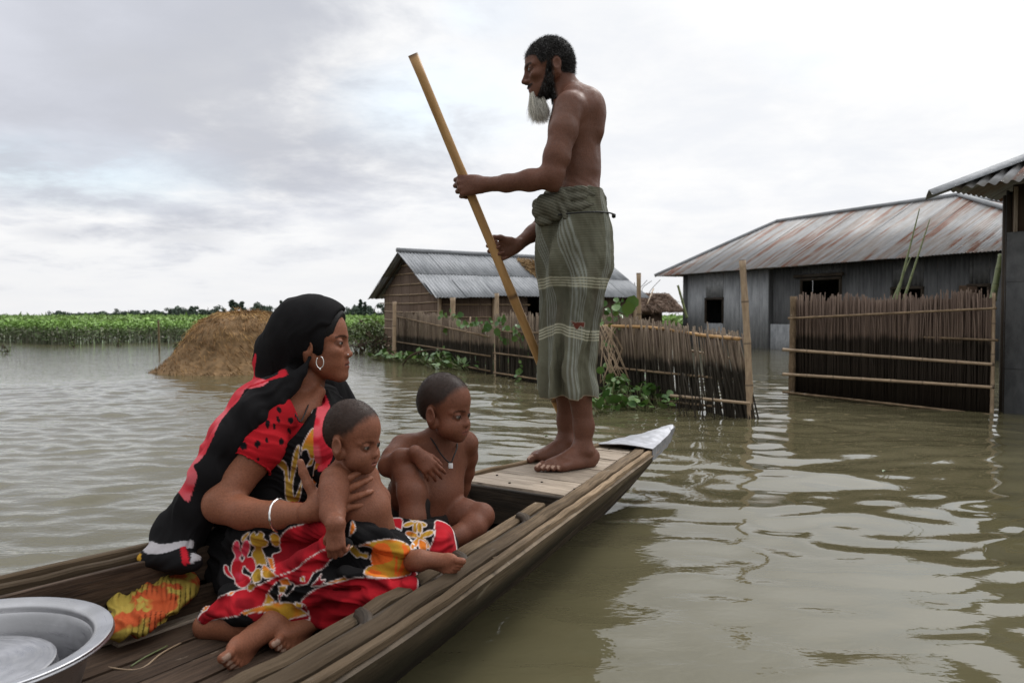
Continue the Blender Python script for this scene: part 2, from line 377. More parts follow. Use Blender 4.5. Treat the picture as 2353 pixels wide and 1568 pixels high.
def surface_nets(D, ax):
    D[0] = D[-1] = 1; D[:, 0] = D[:, -1] = 1; D[:, :, 0] = D[:, :, -1] = 1
    Sg = D < 0
    c = Sg[:-1, :-1, :-1].astype(np.int8)
    tot = np.zeros(c.shape, np.int8)
    for i in (0, 1):
        for j in (0, 1):
            for k in (0, 1):
                tot += Sg[i:Sg.shape[0] - 1 + i, j:Sg.shape[1] - 1 + j, k:Sg.shape[2] - 1 + k]
    act = (tot > 0) & (tot < 8); I = np.argwhere(act); n = len(I)
    idx = np.full(act.shape, -1, np.int32); idx[act] = np.arange(n)
    cor = [(i, j, k) for i in (0, 1) for j in (0, 1) for k in (0, 1)]
    val = {q: D[I[:, 0] + q[0], I[:, 1] + q[1], I[:, 2] + q[2]] for q in cor}
    acc = np.zeros((n, 3)); cnt = np.zeros(n)
    for q in cor:
        for a in range(3):
            if q[a]: continue
            r = list(q); r[a] = 1; r = tuple(r)
            v0, v1 = val[q], val[r]; s = (v0 < 0) != (v1 < 0)
            t = np.where(s, v0 / np.where(s, v0 - v1, 1), 0)
            p = np.tile(np.array(q, float), (n, 1)); p[:, a] = t
            acc += p * s[:, None]; cnt += s
    loc = acc / cnt[:, None]
    V = np.empty((n, 3))
    for a in range(3):
        A = ax[a]; V[:, a] = A[I[:, a]] + loc[:, a] * (A[I[:, a] + 1] - A[I[:, a]])
    Fs = []
    for a in range(3):
        s0 = [slice(None)] * 3; s1 = [slice(None)] * 3; s0[a] = slice(0, -1); s1[a] = slice(1, None)
        A0 = Sg[tuple(s0)]; A1 = Sg[tuple(s1)]; E = np.argwhere(A0 != A1)
        b, c_ = [(1, 2), (2, 0), (0, 1)][a]
        ok = (E[:, b] > 0) & (E[:, c_] > 0) & (E[:, b] < Sg.shape[b] - 1) & (E[:, c_] < Sg.shape[c_] - 1); E = E[ok]
        ins = A0[E[:, 0], E[:, 1], E[:, 2]]
        def g(db, dc):
            q = E.copy(); q[:, b] -= db; q[:, c_] -= dc; return idx[q[:, 0], q[:, 1], q[:, 2]]
        q = np.stack((g(1, 1), g(0, 1), g(0, 0), g(1, 0)), 1)
        q[~ins] = q[~ins][:, ::-1]; Fs.append(q)
    F = np.concatenate(Fs); F = F[(F >= 0).all(1)]
    return V, F
def vnormals(V, F):
    a = V[F[:, 2]] - V[F[:, 0]]; b = V[F[:, 3 if F.shape[1] > 3 else 1]] - V[F[:, 1 if F.shape[1] > 3 else 0]]
    fn = np.cross(a, b); Nn = np.zeros_like(V)
    for k in range(F.shape[1]): 
        for q in range(3): Nn[:, q] += np.bincount(F[:, k], fn[:, q], len(V))
    return Nn / (np.linalg.norm(Nn, axis=1)[:, None] + 1e-12)
def relax(V, F, it=1, lam=.5):
    for _ in range(it):
        A = np.zeros_like(V); C = np.zeros(len(V)); k = F.shape[1]
        for i in range(k):
            j = (i + 1) % k
            for q in range(3): A[:, q] += np.bincount(F[:, i], V[F[:, j], q], len(V)) + np.bincount(F[:, j], V[F[:, i], q], len(V))
            C += np.bincount(F[:, i], minlength=len(V)) + np.bincount(F[:, j], minlength=len(V))
        V = V + lam * (A / np.maximum(C, 1)[:, None] - V)
    return V
def rotm(fwd, up):
    x = nrm(fwd); y = nrm(np.cross(up, x)); z = np.cross(x, y); return np.stack((x, y, z), 1)
def rx(a): c, s = math.cos(math.radians(a)), math.sin(math.radians(a)); return np.array([[1, 0, 0], [0, c, -s], [0, s, c]])
def ry(a): c, s = math.cos(math.radians(a)), math.sin(math.radians(a)); return np.array([[c, 0, s], [0, 1, 0], [-s, 0, c]])
def rz(a): c, s = math.cos(math.radians(a)), math.sin(math.radians(a)); return np.array([[c, -s, 0], [s, c, 0], [0, 0, 1]])
class Frame:
    def __init__(s, c, R, sc=1.0): s.c = np.asarray(c, float); s.R = R; s.s = sc
    def p(s, v): return s.c + s.R @ (np.asarray(v, float) * .01 * s.s)
    def e(s, c, r, R=None, k=1.0, op=1): return (ell(s.p(c), np.asarray(r, float) * .01 * s.s, s.R if R is None else s.R @ R), k * .01 * s.s, op)
    def r(s, a, b, ra, rb, k=1.0, op=1): return (rc(s.p(a), s.p(b), ra * .01 * s.s, rb * .01 * s.s), k * .01 * s.s, op)
    def inv(s, V): return (V - s.c) @ s.R / (.01 * s.s)
def head(f, kind='man'):
    """prims in a head frame (cm; x forward, y left, z up)"""
    q = []
    baby = kind in ('baby', 'boy'); fem = kind in ('woman',); fz = -1.7 if baby else 0.0; mzo = -.9 if baby else 0.0
    q += [f.e((-1.4, 0, 3.6), (8.6, 7.4, 8.3), k=1), f.e((2.2, 0, 2.6), (6.2, 6.3, 7.0), k=2),
          f.e((-4.5, 0, 1.0), (5.2, 6.2, 6.0), k=2)]
    if baby:
        q += [f.e((3.0, 0, -3.2), (5.2, 6.0, 5.6), k=2), f.e((4.6, 3.3, -5.4), (3.1, 3.1, 3.0), k=1.8), f.e((4.6, -3.3, -5.4), (3.1, 3.1, 3.0), k=1.8),
              f.e((6.0, 0, -8.8), (1.9, 2.4, 1.6), k=2.2), f.e((3.0, 0, -6.6), (4.7, 5.3, 3.2), k=2)]
    else:
        ch = 1.9 if not fem else 1.5
        q += [f.e((3.1, 0, -3.2), (5.3, 5.1, 6.0), k=2), f.e((7.1, 0, -9.0), (ch, 2.1, 1.6), k=2.0), f.e((3.6, 0, -6.6), (4.7, 4.2, 3.5), k=1.5)]
        if fem:
            for s in (1, -1): q.append(f.e((4.7, 3.3 * s, -4.6), (2.5, 2.5, 3.0), k=2))
        for s in (1, -1): q += [f.r((-.6, 5.0 * s, -4.4), (6.2, 1.6 * s, -9.0), 1.7, 1.2, k=2.2), f.e((5.4, 4.0 * s, -1.9), (2.2, 1.9, 1.5), k=2)]
    bx = 7.75 if not baby else 7.3
    br = {'man': .85, 'woman': .5, 'boy': .45, 'baby': .4}[kind]
    for s in (1, -1): q.append(f.r((bx + .1, .9 * s, 1.9 + fz), (bx - 1.9, 5.0 * s, 1.7 + fz), br, br * .8, k=1.4))
    # eye sockets, lids
    ex = 6.7 if not baby else 6.35
    for s in (1, -1):
        q.append(f.e((ex + 1.6, 3.1 * s, .35 + fz), (1.7, 1.9, 1.35), k=1.3, op=-1))
        q.append(f.e((ex, 3.15 * s, .35 + fz), (1.45, 1.5, 1.38), k=.5))
        q.append(f.e((ex + 1.35, 3.3 * s, .25 + fz), (1.1, 1.5, .27 if kind in ('man', 'woman') else .42), k=.12, op=-1))
    # nose
    if kind == 'man':
        q += [f.r((bx + .35, 0, .9), (9.9, 0, -2.7), .75, .95, k=1.3), f.e((10.0, 0, -3.0), (1.0, .95, .85), k=.8)]
        for s in (1, -1): q.append(f.e((8.9, 1.25 * s, -3.4), (1.1, .75, .75), k=.7))
        nz = -4.1; nx = 9.2
    elif kind == 'woman':
        q += [f.r((bx - .1, 0, .4), (8.9, 0, -2.7), .6, .8, k=1.4), f.e((9.15, 0, -3.0), (.85, .95, .78), k=.8)]
        for s in (1, -1): q.append(f.e((8.5, 1.15 * s, -3.3), (1.0, .7, .65), k=.7))
        nz = -3.9; nx = 8.9
    else:
        q += [f.r((bx - .3, 0, -1.6), (8.0, 0, -3.7), .5, .7, k=1.8), f.e((8.3, 0, -4.0), (.85, .95, .75), k=.9)]
        for s in (1, -1): q.append(f.e((7.7, 1.05 * s, -4.25), (.8, .7, .6), k=.8))
        nz = -4.85; nx = 8.1
    for s in (1, -1): q.append(f.e((nx, .65 * s, nz), (.55, .33, .45), k=.3, op=-1))
    # mouth
    mz = -5.9 if not baby else -6.6; mx = 8.3 if not baby else 7.7
    full = {'man': .45, 'woman': .62, 'boy': .6, 'baby': .72}[kind]; wd = {'man': 2.5, 'woman': 2.2, 'boy': 2.0, 'baby': 1.5}[kind]
    q.append(f.e((mx - 1.7, 0, mz), (2.0, 2.6, 1.9), k=1.6))
    for s in (1, -1):
        q.append(f.r((mx + .12, 0, mz + .55), (mx - 1.2, wd * s, mz + .05), full, .22, k=.35))
        q.append(f.r((mx, 0, mz - .6), (mx - 1.2, (wd - .2) * s, mz - .1), full * 1.08, .22, k=.35))
    q.append(f.e((mx + .65, 0, mz + (.0 if kind != 'baby' else -.05)), (1.0, wd * .92, .07 if kind != 'baby' else .2), k=.2, op=-1))
    # ears
    xo = -2.3 if kind == 'man' else -.9
    ez_ = -.6 if not baby else -1.9
    es = (.9 if kind == 'man' else 1.0) if not baby else 1.05
    for s in (1, -1):
        R = rz(18 * s) @ ry(-12)
        q.append(f.e((xo, 7.6 * s, ez_), (2.05 * es, .85, 2.85 * es), R, k=.5))
        q.append(f.e((xo + .15, 8.45 * s, ez_ + .35), (1.35 * es, .75, 1.95 * es), R, k=.25, op=-1))
        q.append(f.e((xo + .75, 7.5 * s, ez_ - .3), (.5, .5, .8), R, k=.4))
        q.append(f.e((xo + .3, 7.3 * s, ez_ - 2.5), (.85, .5, .9), R, k=.5))
    for s in (1, -1): q.append(f.e((xo + .4, 6.3 * s, ez_ - 2.6), (1.7, 1.2, 2.0), k=1.0))
    return q
def eyes(f, parent, kind='man', look=(1, 0, 0)):
    ex = (6.7 if kind in ('man', 'woman') else 6.35)
    for s in (1, -1):
        c = np.array((ex + .02, 3.15 * s, .35 - (0 if kind in ('man', 'woman') else 1.7))); r = 1.33
        u = np.linspace(0, math.pi, 18); v = np.linspace(0, 2 * math.pi, 25)[:-1]
        lk = nrm(look); A = rotm(lk, (0, 0, 1))
        pts = np.array([[math.cos(a), math.sin(a) * math.cos(b), math.sin(a) * math.sin(b)] for a in u for b in v]) @ A.T
        ang = np.repeat(u, 24)
        col = np.where(ang[:, None] < .25, (.004, .003, .003), np.where(ang[:, None] < .66, (.018, .009, .006), (.26, .21, .18) if kind == 'woman' else (.17, .14, .12) if kind != 'man' else (.13, .10, .085)))
        V = f.c + (c + pts * r) * .01 * f.s @ f.R.T
        F = [(i * 24 + j, i * 24 + (j + 1) % 24, (i + 1) * 24 + (j + 1) % 24, (i + 1) * 24 + j) for i in range(17) for j in range(24)]
        mk('eye', V, F, M_EYE, parent, col=col)
def hand(wrist, xdir, dorsal, side, sc=1.0, curl=((30, 40, 25),) * 4, spread=(5, 1, -3, -8), thumb=None, wr=.024, thick=1.0, two=1.0):
    """side=+1: thumb on local +y where y = dorsal x xdir"""
    x = nrm(xdir); z = nrm(np.asarray(dorsal, float) - x * (np.asarray(dorsal, float) @ x)); y = np.cross(z, x) * side
    R = np.stack((x, y, z), 1); w0 = np.asarray(wrist, float)
    p = lambda v: w0 + R @ (np.asarray(v, float) * sc)
    out = []; rr = lambda v: v * sc * thick
    mc = [(.088, .030, 0), (.091, .010, .002), (.087, -.011, .001), (.079, -.030, -.002)]
    palm = [(rc(p((-.01, 0, 0)), p((.03, 0, 0)), rr(wr), rr(.021)), .012 * sc, 1)]
    for i, m in enumerate(mc):
        palm.append((rc(p((.012, m[1] * .55, -.001)), p(m), rr(.0165), rr(.0112)), .012 * sc, 1))
    palm.append((ell(p((.05, .0, -.006)), np.array((.038, .034, .0145)) * sc, R), .012 * sc, 1))
    palm.append((ell(p((.035, .026, -.012)), np.array((.032, .016, .016)) * sc, R), .012 * sc, 1))
    out.append((palm, .01 * sc))
    lens = [(.042, .026, .021), (.046, .030, .022), (.043, .028, .021), (.034, .021, .019)]
    tips = []
    for i in range(4):
        a = 0; b = math.radians(spread[i]); pt = np.array(mc[i]); ra = (.0100, .0088, .0078, .0066)
        if i == 3: ra = tuple(v * .88 for v in ra)
        ch = []
        for j in range(3):
            a += math.radians(curl[i][j]); d = np.array((math.cos(a) * math.cos(b), math.sin(b), -math.sin(a)))
            nx = pt + d * lens[i][j] * two
            ch.append((rc(p(pt), p(nx), rr(ra[j]), rr(ra[j + 1])), .003 * sc, 1)); pt = nx
        tips.append((p(pt), R @ np.array((-math.sin(a), 0, -math.cos(a))), R))
        out.append((ch, .0045 * sc))
    th = thumb or [(.55, .75, -.35), (.85, .45, -.3), (.95, .2, -.2)]
    pt = np.array((.020, .020, -.010)); ch = []; ra = (.0165, .0125, .0110, .0085); ln = (.044, .034, .027)
    for j in range(3):
        nx = pt + nrm(th[j]) * ln[j]; ch.append((rc(p(pt), p(nx), rr(ra[j]), rr(ra[j + 1])), .005 * sc, 1)); pt = nx
    tips.append((p(pt), None, R))
    out.append((ch, .008 * sc))
    return out, tips
def foot(ankle, toe, inner, sc=1.0, up=(0, 0, 1), toecurl=0.0, chub=1.0):
    """sole frame: x heel->toe, inner = direction of the big toe side; ankle = joint centre 7 cm above the sole"""
    z = nrm(up); x = nrm(np.asarray(toe, float) - z * (np.asarray(toe, float) @ z)); y = nrm(np.cross(z, x)); 
    if y @ np.asarray(inner, float) < 0: y = -y
    R = np.stack((x, y, z), 1); w0 = np.asarray(ankle, float)
    p = lambda v: w0 + R @ (np.asarray(v, float) * sc - np.array((0, 0, .07)) * sc); c = chub
    b = [(ell(p((-.035, 0, .030)), np.array((.036, .029 * c, .031)) * sc, R), .015 * sc, 1),
         (rc(p((0, 0, .065)), p((-.03, 0, .04)), .033 * sc * c, .03 * sc), .02 * sc, 1),
         (rc(p((.0, .002, .062)), p((.11, .008, .026)), .033 * sc * c, .021 * sc * c), .02 * sc, 1),
         (rc(p((-.02, -.012, .02)), p((.115, -.027, .017)), .022 * sc, .0165 * sc), .02 * sc, 1),
         (rc(p((.01, .012, .028)), p((.135, .024, .020)), .022 * sc, .0195 * sc * c), .02 * sc, 1),
         (ell(p((.115, 0, .018)), np.array((.035, .042 * c, .0175)) * sc, R), .015 * sc, 1),
         (ell(p((0, .034, .065)), np.array((.012, .009, .012)) * sc, R), .01 * sc, 1), (ell(p((-.004, -.034, .058)), np.array((.012, .009, .012)) * sc, R), .01 * sc, 1)]
    out = [(b, .02 * sc)]; tips = []
    for i, (tx, ty, l, r) in enumerate([(.138, .026, .046, .0135), (.140, .007, .036, .0092), (.134, -.008, .031, .0086), (.125, -.021, .026, .0082), (.114, -.033, .022, .0080)]):
        a = np.array((tx, ty, .017)); mdl = a + np.array((l * .55, 0, .006 - toecurl * .3)); t = a + np.array((l, 0, -.005 - toecurl))
        out.append(([(rc(p(a), p(mdl), r * sc * c, r * sc * .95 * c), .004 * sc, 1), (rc(p(mdl), p(t), r * sc * .95 * c, r * sc * c), .004 * sc, 1)], .004 * sc))
        tips.append((p(t + np.array((.001, 0, r * .8))), R, r * sc))
    return out, tips
def strands(name, roots, dirs, length, width, mat, parent, col=None, seg=2, bendv=(0, 0, -1), bend=.3, curl=.0, jit=.4):
    """thin tapered hair ribbons"""
    n = len(roots); length = np.broadcast_to(length, (n,)).astype(float)
    side = np.cross(dirs, RNG.normal(size=(n, 3))); side /= np.linalg.norm(side, axis=1)[:, None] + 1e-9
    d = dirs + RNG.normal(size=(n, 3)) * jit; d /= np.linalg.norm(d, axis=1)[:, None]
    rows = []; p = roots.copy()
    for s in range(seg + 1):
        wv = width * (1 - .75 * s / seg); rows.append(p - side * wv / 2); rows.append(p + side * wv / 2)
        if curl: d = d + RNG.normal(size=(n, 3)) * curl
        d = d + np.asarray(bendv) * bend; d /= np.linalg.norm(d, axis=1)[:, None]
        p = p + d * (length / seg)[:, None]
    V = np.stack(rows, 1).reshape(-1, 3); base = np.arange(n) * (2 * (seg + 1)); F = []
    for s in range(seg): F.append(np.stack((base + 2 * s, base + 2 * s + 1, base + 2 * s + 3, base + 2 * s + 2), 1))
    F = np.concatenate(F)
    c = None if col is None else np.repeat(col, 2 * (seg + 1), axis=0)
    return mk(name, V, F, mat, parent, col=c)
def polymask(px, poly):
    poly = np.asarray(poly, float); x, y = px.T; ins = np.zeros(len(px), bool); dm = np.full(len(px), 1e9)
    for i in range(len(poly)):
        (x1, y1), (x2, y2) = poly[i], poly[(i + 1) % len(poly)]
        c = ((y1 > y) != (y2 > y)) & (x < (x2 - x1) * (y - y1) / (y2 - y1 + 1e-9) + x1); ins ^= c
        dx, dy = x2 - x1, y2 - y1; t = np.clip(((x - x1) * dx + (y - y1) * dy) / (dx * dx + dy * dy + 1e-9), 0, 1)
        dm = np.minimum(dm, np.hypot(x - x1 - t * dx, y - y1 - t * dy))
    return ins, dm
def paint(col, px, poly, c, line=0.0, lc=(.62, .58, .56), c2=None, smoothp=True):
    if smoothp and len(poly) > 4:
        q = np.asarray(poly, float); q = np.vstack((q[-1:], q, q[:2])); n = (len(q) - 3) * 5
        t = np.linspace(1, len(q) - 2, n, endpoint=False); i = t.astype(int); f = (t - i)[:, None]
        p0, p1, p2, p3 = q[i - 1], q[i], q[i + 1], q[np.minimum(i + 2, len(q) - 1)]
        poly = .5 * ((2 * p1) + (-p0 + p2) * f + (2 * p0 - 5 * p1 + 4 * p2 - p3) * f ** 2 + (-p0 + 3 * p1 - 3 * p2 + p3) * f ** 3)
    q = np.asarray(poly); bb = (px[:, 0] > q[:, 0].min() - 8) & (px[:, 0] < q[:, 0].max() + 8) & (px[:, 1] > q[:, 1].min() - 8) & (px[:, 1] < q[:, 1].max() + 8)
    ids = np.where(bb)[0]
    if len(ids) == 0: return
    ins, dm = polymask(px[ids], q)
    if line:
        a = ids[ins]; lw = smooth01(dm, line + .9, line - .6)
    else: a = ids[ins]
    cc = np.tile(np.asarray(c, float), (len(a), 1))
    if c2 is not None:
        nn = vnoise(np.stack((px[a, 0] / 22., px[a, 1] / 22., np.zeros(len(a)) + 3.3), 1)); t = smooth01(nn, .35, .7)[:, None]; cc = cc * (1 - t) + np.asarray(c2) * t
    col[a] = cc
    if line: col[ids] = col[ids] * (1 - lw[:, None]) + np.asarray(lc) * lw[:, None]
# ================================================================ materials
M_DECK = wood('deck_wood', (.24, .19, .14), (.50, .41, .32), .8, worn=.3, grain=(70, 5))
M_RAIL = wood('rail_wood', (.120, .083, .050), (.34, .245, .155), .85, spec=.12, patch=.37, patchc=(.42, .37, .30), wet=2.9, grain=(120, 5))
M_FLOORW = wood('floor_wood', (.036, .024, .017), (.115, .075, .050), .75, spec=.15, grain=(80, 5), patch=.34, patchc=(.20, .155, .115))
M_HULL = wood('hull_wood', (.036, .028, .020), (.125, .092, .060), .75, spec=.2, patch=.36, patchc=(.20, .17, .135), wet=2.8, grain=(70, 5))
M_SIDE = wood('side_wood', (.10, .075, .050), (.27, .205, .14), .8, spec=.14, patch=.36, patchc=(.34, .29, .22), wet=2.35, grain=(80, 4), zwet=.17)
M_DARKW = wood('dark_wet_wood', (.020, .016, .012), (.070, .052, .036), .7, spec=.2)
def bamboo_mat(name, a, b, node):
    m = MB(name, .5, .4); uv = m.coord('UV', (40, 3, 1)); g = m.noise(uv, 1., 5, .6)
    c = m.mix(m.ramp(g, .3, .7), a, b)
    sp = m.n('ShaderNodeSeparateXYZ'); m.l(m.n('ShaderNodeTexCoord').outputs['UV'], sp.inputs[0])
    fr = m.math('FRACT', m.math('ADD', sp.outputs[1], .5)); ds = m.math('ABSOLUTE', m.math('SUBTRACT', fr, .5))
    c = m.mix(m.ramp(ds, .0, .035, .85, 0), c, node)
    big = m.noise(m.coord('UV', (6, 1.2, 1), loc=(4, 4, 0)), 1., 4, .6); c = m.mix(m.ramp(big, .55, .75, 0, .45), c, node)
    m.base(c); m.bump(g, .2, .002); return m.m
M_BAMBOO = bamboo_mat('bamboo_gold', (.36, .20, .075), (.52, .31, .13), (.10, .055, .03))
M_BAMBOOD = bamboo_mat('bamboo_dry', (.27, .19, .12), (.42, .31, .20), (.09, .065, .045))
M_BAMBOOG = bamboo_mat('bamboo_green', (.10, .13, .05), (.20, .22, .09), (.05, .055, .03))
def reed_mat(name, a, b, wet, zline, stretch=(90, 90, 2.5)):
    m = MB(name, .8, .25); co = m.coord('World', stretch); g = m.noise(co, 1., 4, .6)
    c = m.mix(m.ramp(g, .32, .68), a, b)
    oi = m.n('ShaderNodeObjectInfo'); c2 = m.mix(m.ramp(oi.outputs['Random'], 0, 1, 0, .55), c, (.10, .07, .055)); 
    sp = m.n('ShaderNodeSeparateXYZ'); m.l(m.n('ShaderNodeNewGeometry').outputs['Position'], sp.inputs[0])
    nz = m.noise(m.coord('World', (9, 9, 3)), 1., 3, .6); hz = m.math('ADD', sp.outputs[2], m.math('MULTIPLY', nz, .16))
    c3 = m.mix(m.ramp(hz, zline + .04, zline + .13, 1, 0), c2, wet)
    m.base(c3); m.bump(g, .3, .003); return m.m
M_REED = reed_mat('dry_reed', (.115, .078, .058), (.215, .155, .118), (.030, .022, .015), .62)
M_REEDF = reed_mat('old_reed', (.15, .115, .08), (.275, .215, .155), (.032, .026, .018), .42)
M_REEDW = reed_mat('reed_wall', (.125, .085, .062), (.21, .15, .11), (.05, .038, .028), -.2, (26, 26, 1.2))
def tin(name, base, dark, rust=0.0, rough=.5, metal=.35):
    m = MB(name, rough, .5, metal); uv = m.coord('UV', (1.3, .35, 1)); n1_ = m.noise(uv, 1., 6, .62)
    fine = m.noise(m.coord('UV', (9, 2.2, 1)), 1., 5, .65)
    c = m.mix(m.ramp(fine, .3, .72), base, dark)
    if rust:
        st = m.noise(m.coord('UV', (5.5, .30, 1), loc=(8, 3, 0)), 1., 7, .6, .15)
        k = m.ramp(st, .62 - rust, .68 - rust); k2 = m.math('MULTIPLY', k, m.ramp(fine, .2, .55, .25, 1))
        c = m.mix(m.ramp(st, .54 - rust, .66 - rust, 0, .5), c, (.23, .19, .15))
        pm = m.noise(m.coord('UV', (.9, .8, 1), loc=(2, 5, 0)), 1., 3, .5); k2 = m.math('MULTIPLY', k2, m.ramp(pm, .38, .58, .25, 1)); c = m.mix(k2, c, (.165, .062, .032)); m.b.inputs['Metallic'].default_value = .0; rough = .66
    m.base(c); m.rough(m.ramp(n1_, .3, .7, rough - .12, rough + .15)); m.bump(fine, .12, .004); return m.m
M_TINR = tin('rusty_roof_tin', (.31, .31, .315), (.21, .21, .21), .115)
M_TINH = tin('grey_roof_tin', (.29, .30, .315), (.18, .19, .20), 0.0, .68, .08)
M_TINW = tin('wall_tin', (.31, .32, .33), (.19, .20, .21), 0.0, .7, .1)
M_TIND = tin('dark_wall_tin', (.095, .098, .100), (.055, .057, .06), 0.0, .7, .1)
M_CAP = plain('bow_cap_metal', (.33, .335, .36), .42, .5, .5, .3, 30, .3)
M_STEEL = MB('brushed_steel', .30, .5, 1.0); _g = M_STEEL.noise(M_STEEL.coord('UV', (2, 60, 1), rnd=False), 1., 4, .6)
_g2 = M_STEEL.noise(M_STEEL.coord('Object', (9, 9, 9)), 1., 5, .6)
M_STEEL.base(M_STEEL.mix(M_STEEL.ramp(_g2, .35, .7), (.36, .36, .37), (.50, .50, .52))); M_STEEL.rough(M_STEEL.ramp(_g, .3, .7, .25, .45)); M_STEEL.bump(_g2, .25, .004); M_STEEL = M_STEEL.m
def attr_mat(name, rough, spec, nscale=60, bump=.15, bd=.001, var=.18, sheen=0., sss=0.):
    m = MB(name, rough, spec); c = m.attr(); n_ = m.noise(m.coord('Object', (nscale,) * 3, rnd=False), 1., 4, .6)
    lo = m.n('ShaderNodeVectorMath', operation='SCALE'); m.l(c, lo.inputs[0]); m.l(m.ramp(n_, .25, .75, 1 - var, 1 + var), lo.inputs['Scale'])
    m.base(lo.outputs[0])
    if name == 'skin': m.rough(m.ramp(m.noise(m.coord('Object', (26,) * 3, rnd=False), 1., 4, .6), .3, .7, .42, .70))
    if bump: m.bump(n_, bump, bd)
    if sheen: m.b.inputs['Sheen Weight'].default_value = sheen
    if sss:
        m.b.inputs['Subsurface Weight'].default_value = sss; m.b.inputs['Subsurface Radius'].default_value = (.012, .004, .002); m.b.inputs['Subsurface Scale'].default_value = 1.0
    return m.m
M_SKIN = attr_mat('skin', .60, .26, 230, .45, .0018, .17)
M_EYE = attr_mat('eyeball', .12, .6, 60, 0, .001, .02)
M_CLOTH = attr_mat('printed_cotton', .9, .12, 500, .2, .0006, .10)
M_HAIR = attr_mat('hair', .65, .25, 200, 0, .001, .35)
M_LEAFA = attr_mat('leaf_green', .55, .35, 30, 0, .001, .25)
M_STRAW = attr_mat('straw', .85, .2, 12, 0, .01, .3)
M_BLACK = plain('black_cord', (.008, .008, .008), .6, .4)
M_SILVER = plain('silver', (.75, .74, .72), .25, .5, 1.0, .1)
# ================================================================ water
def make_water():
    e = np.concatenate(([0], np.cumsum(np.geomspace(.03, 420, 46))))
    xs = np.concatenate((-6.6 - e[1:][::-1], np.arange(-6.6, 6.6001, .028), 6.6 + e[1:]))
    ys = np.concatenate((-.6 - e[1:][::-1], np.arange(-.6, 13.0, .028), 13 + e[1:]))
    X, Y = np.meshgrid(xs, ys, indexing='ij'); Z = np.zeros_like(X)
    R = np.random.RandomState(11)
    wx = X + .16 * np.sin(Y * 2.1 + 1.3 * np.sin(X * .9)) + .07 * np.sin(X * 3.3 + Y * 1.7) + .045 * np.sin(5.1 * Y + 2.3 * np.sin(2.7 * X)); wy = Y + .14 * np.sin(X * 1.7 + .8 * np.sin(Y * 1.1)) + .04 * np.sin(4.3 * X + 1.9 * np.sin(3.1 * Y))
    left = 1 - smooth01(X + .25 * (Y - 3), -1.6, .9)          # wind ripples on the open left side
    fade = 1 - smooth01(np.hypot(X, Y), 9, 13)
    for i in range(26):
        lam = R.uniform(.34, 1.1); a = R.normal(math.radians(72), .55); k = 2 * math.pi / lam
        Z += (.00108 * lam / .5) * (1.0 - .4 * left) * np.sin(k * (math.cos(a) * wx + math.sin(a) * wy) + R.uniform(0, 6.28))
    for i in range(24):
        lam = R.uniform(.12, .34); a = R.normal(math.radians(84), .42); k = 2 * math.pi / lam
        Z += .00062 * (lam / .2) * (.78 + .75 * left) * np.sin(k * (math.cos(a) * wx + math.sin(a) * wy) + R.uniform(0, 6.28))
    # ring wake leaving the bow and the pole
    for c, am in (((.42, 3.4), .0030), ((.55, 2.6), .0018), ((1.95, 6.4), .0022)):
        r = np.hypot(X - c[0], Y - c[1]); Z += am * np.exp(-r / 1.0) * np.sin(r * 2 * math.pi / .26)
    Z *= fade
    I = np.arange(X.size).reshape(X.shape)
    F = np.stack((I[:-1, :-1], I[1:, :-1], I[1:, 1:], I[:-1, 1:]), -1).reshape(-1, 4)
    m = MB('flood_water', .03, .5); m.b.inputs['IOR'].default_value = 1.38
    nz = m.noise(m.coord('World', (.5, .5, .5)), 1., 4, .6)
    m.base(m.mix(m.ramp(nz, .3, .7), (.082, .073, .038), (.106, .095, .054)))
    big = m.noise(m.coord('World', (3.2, 5.5, 1)), 1., 3, .5, .4); sm = m.noise(m.coord('World', (9, 16, 1), loc=(3, 3, 0)), 1., 3, .55, .3)
    far = m.noise(m.coord('World', (1.1, 2.4, 1), loc=(3, 7, 0)), 1., 5, .6, .3)
    sp = m.n('ShaderNodeSeparateXYZ'); m.l(m.n('ShaderNodeNewGeometry').outputs['Position'], sp.inputs[0])
    lft = m.ramp(m.math('ADD', sp.outputs[0], m.math('MULTIPLY', sp.outputs[1], .18)), -.6, 2.2, 1, .12)
    dist = m.ramp(sp.outputs[1], 8, 16, 0, 1)
    h = m.math('ADD', m.math('MULTIPLY', big, m.math('MULTIPLY', dist, .022)), m.math('MULTIPLY', sm, m.math('MULTIPLY', lft, .0055)))
    h = m.math('ADD', h, m.math('MULTIPLY', far, m.math('MULTIPLY', m.ramp(sp.outputs[1], 12, 30, 0, 1), .05)))
    m.bump(h, 1.0, 1.0)
    mk('water', np.stack((X, Y, Z), -1).reshape(-1, 3), F, m.m, kind='structure')
make_water()
# mud bank under the far field, reaching the horizon
_b = MB('mud', .9, .2); _b.base(_b.mix(_b.noise(_b.coord('World', (.2, .2, .2)), 1., 5, .6), (.05, .06, .02), (.07, .08, .03)))
gx = np.array([-2500, -60, 0, 60, 2500.]); gy = np.array([27, 34, 60, 200, 4000.])
GX, GY = np.meshgrid(gx, gy, indexing='ij'); GZ = np.where(GY < 30, -.3, .06)
I = np.arange(25).reshape(5, 5)
mk('ground', np.stack((GX, GY, GZ), -1).reshape(-1, 3), np.stack((I[:-1, :-1], I[1:, :-1], I[1:, 1:], I[:-1, 1:]), -1).reshape(-1, 4), _b.m, kind='structure')
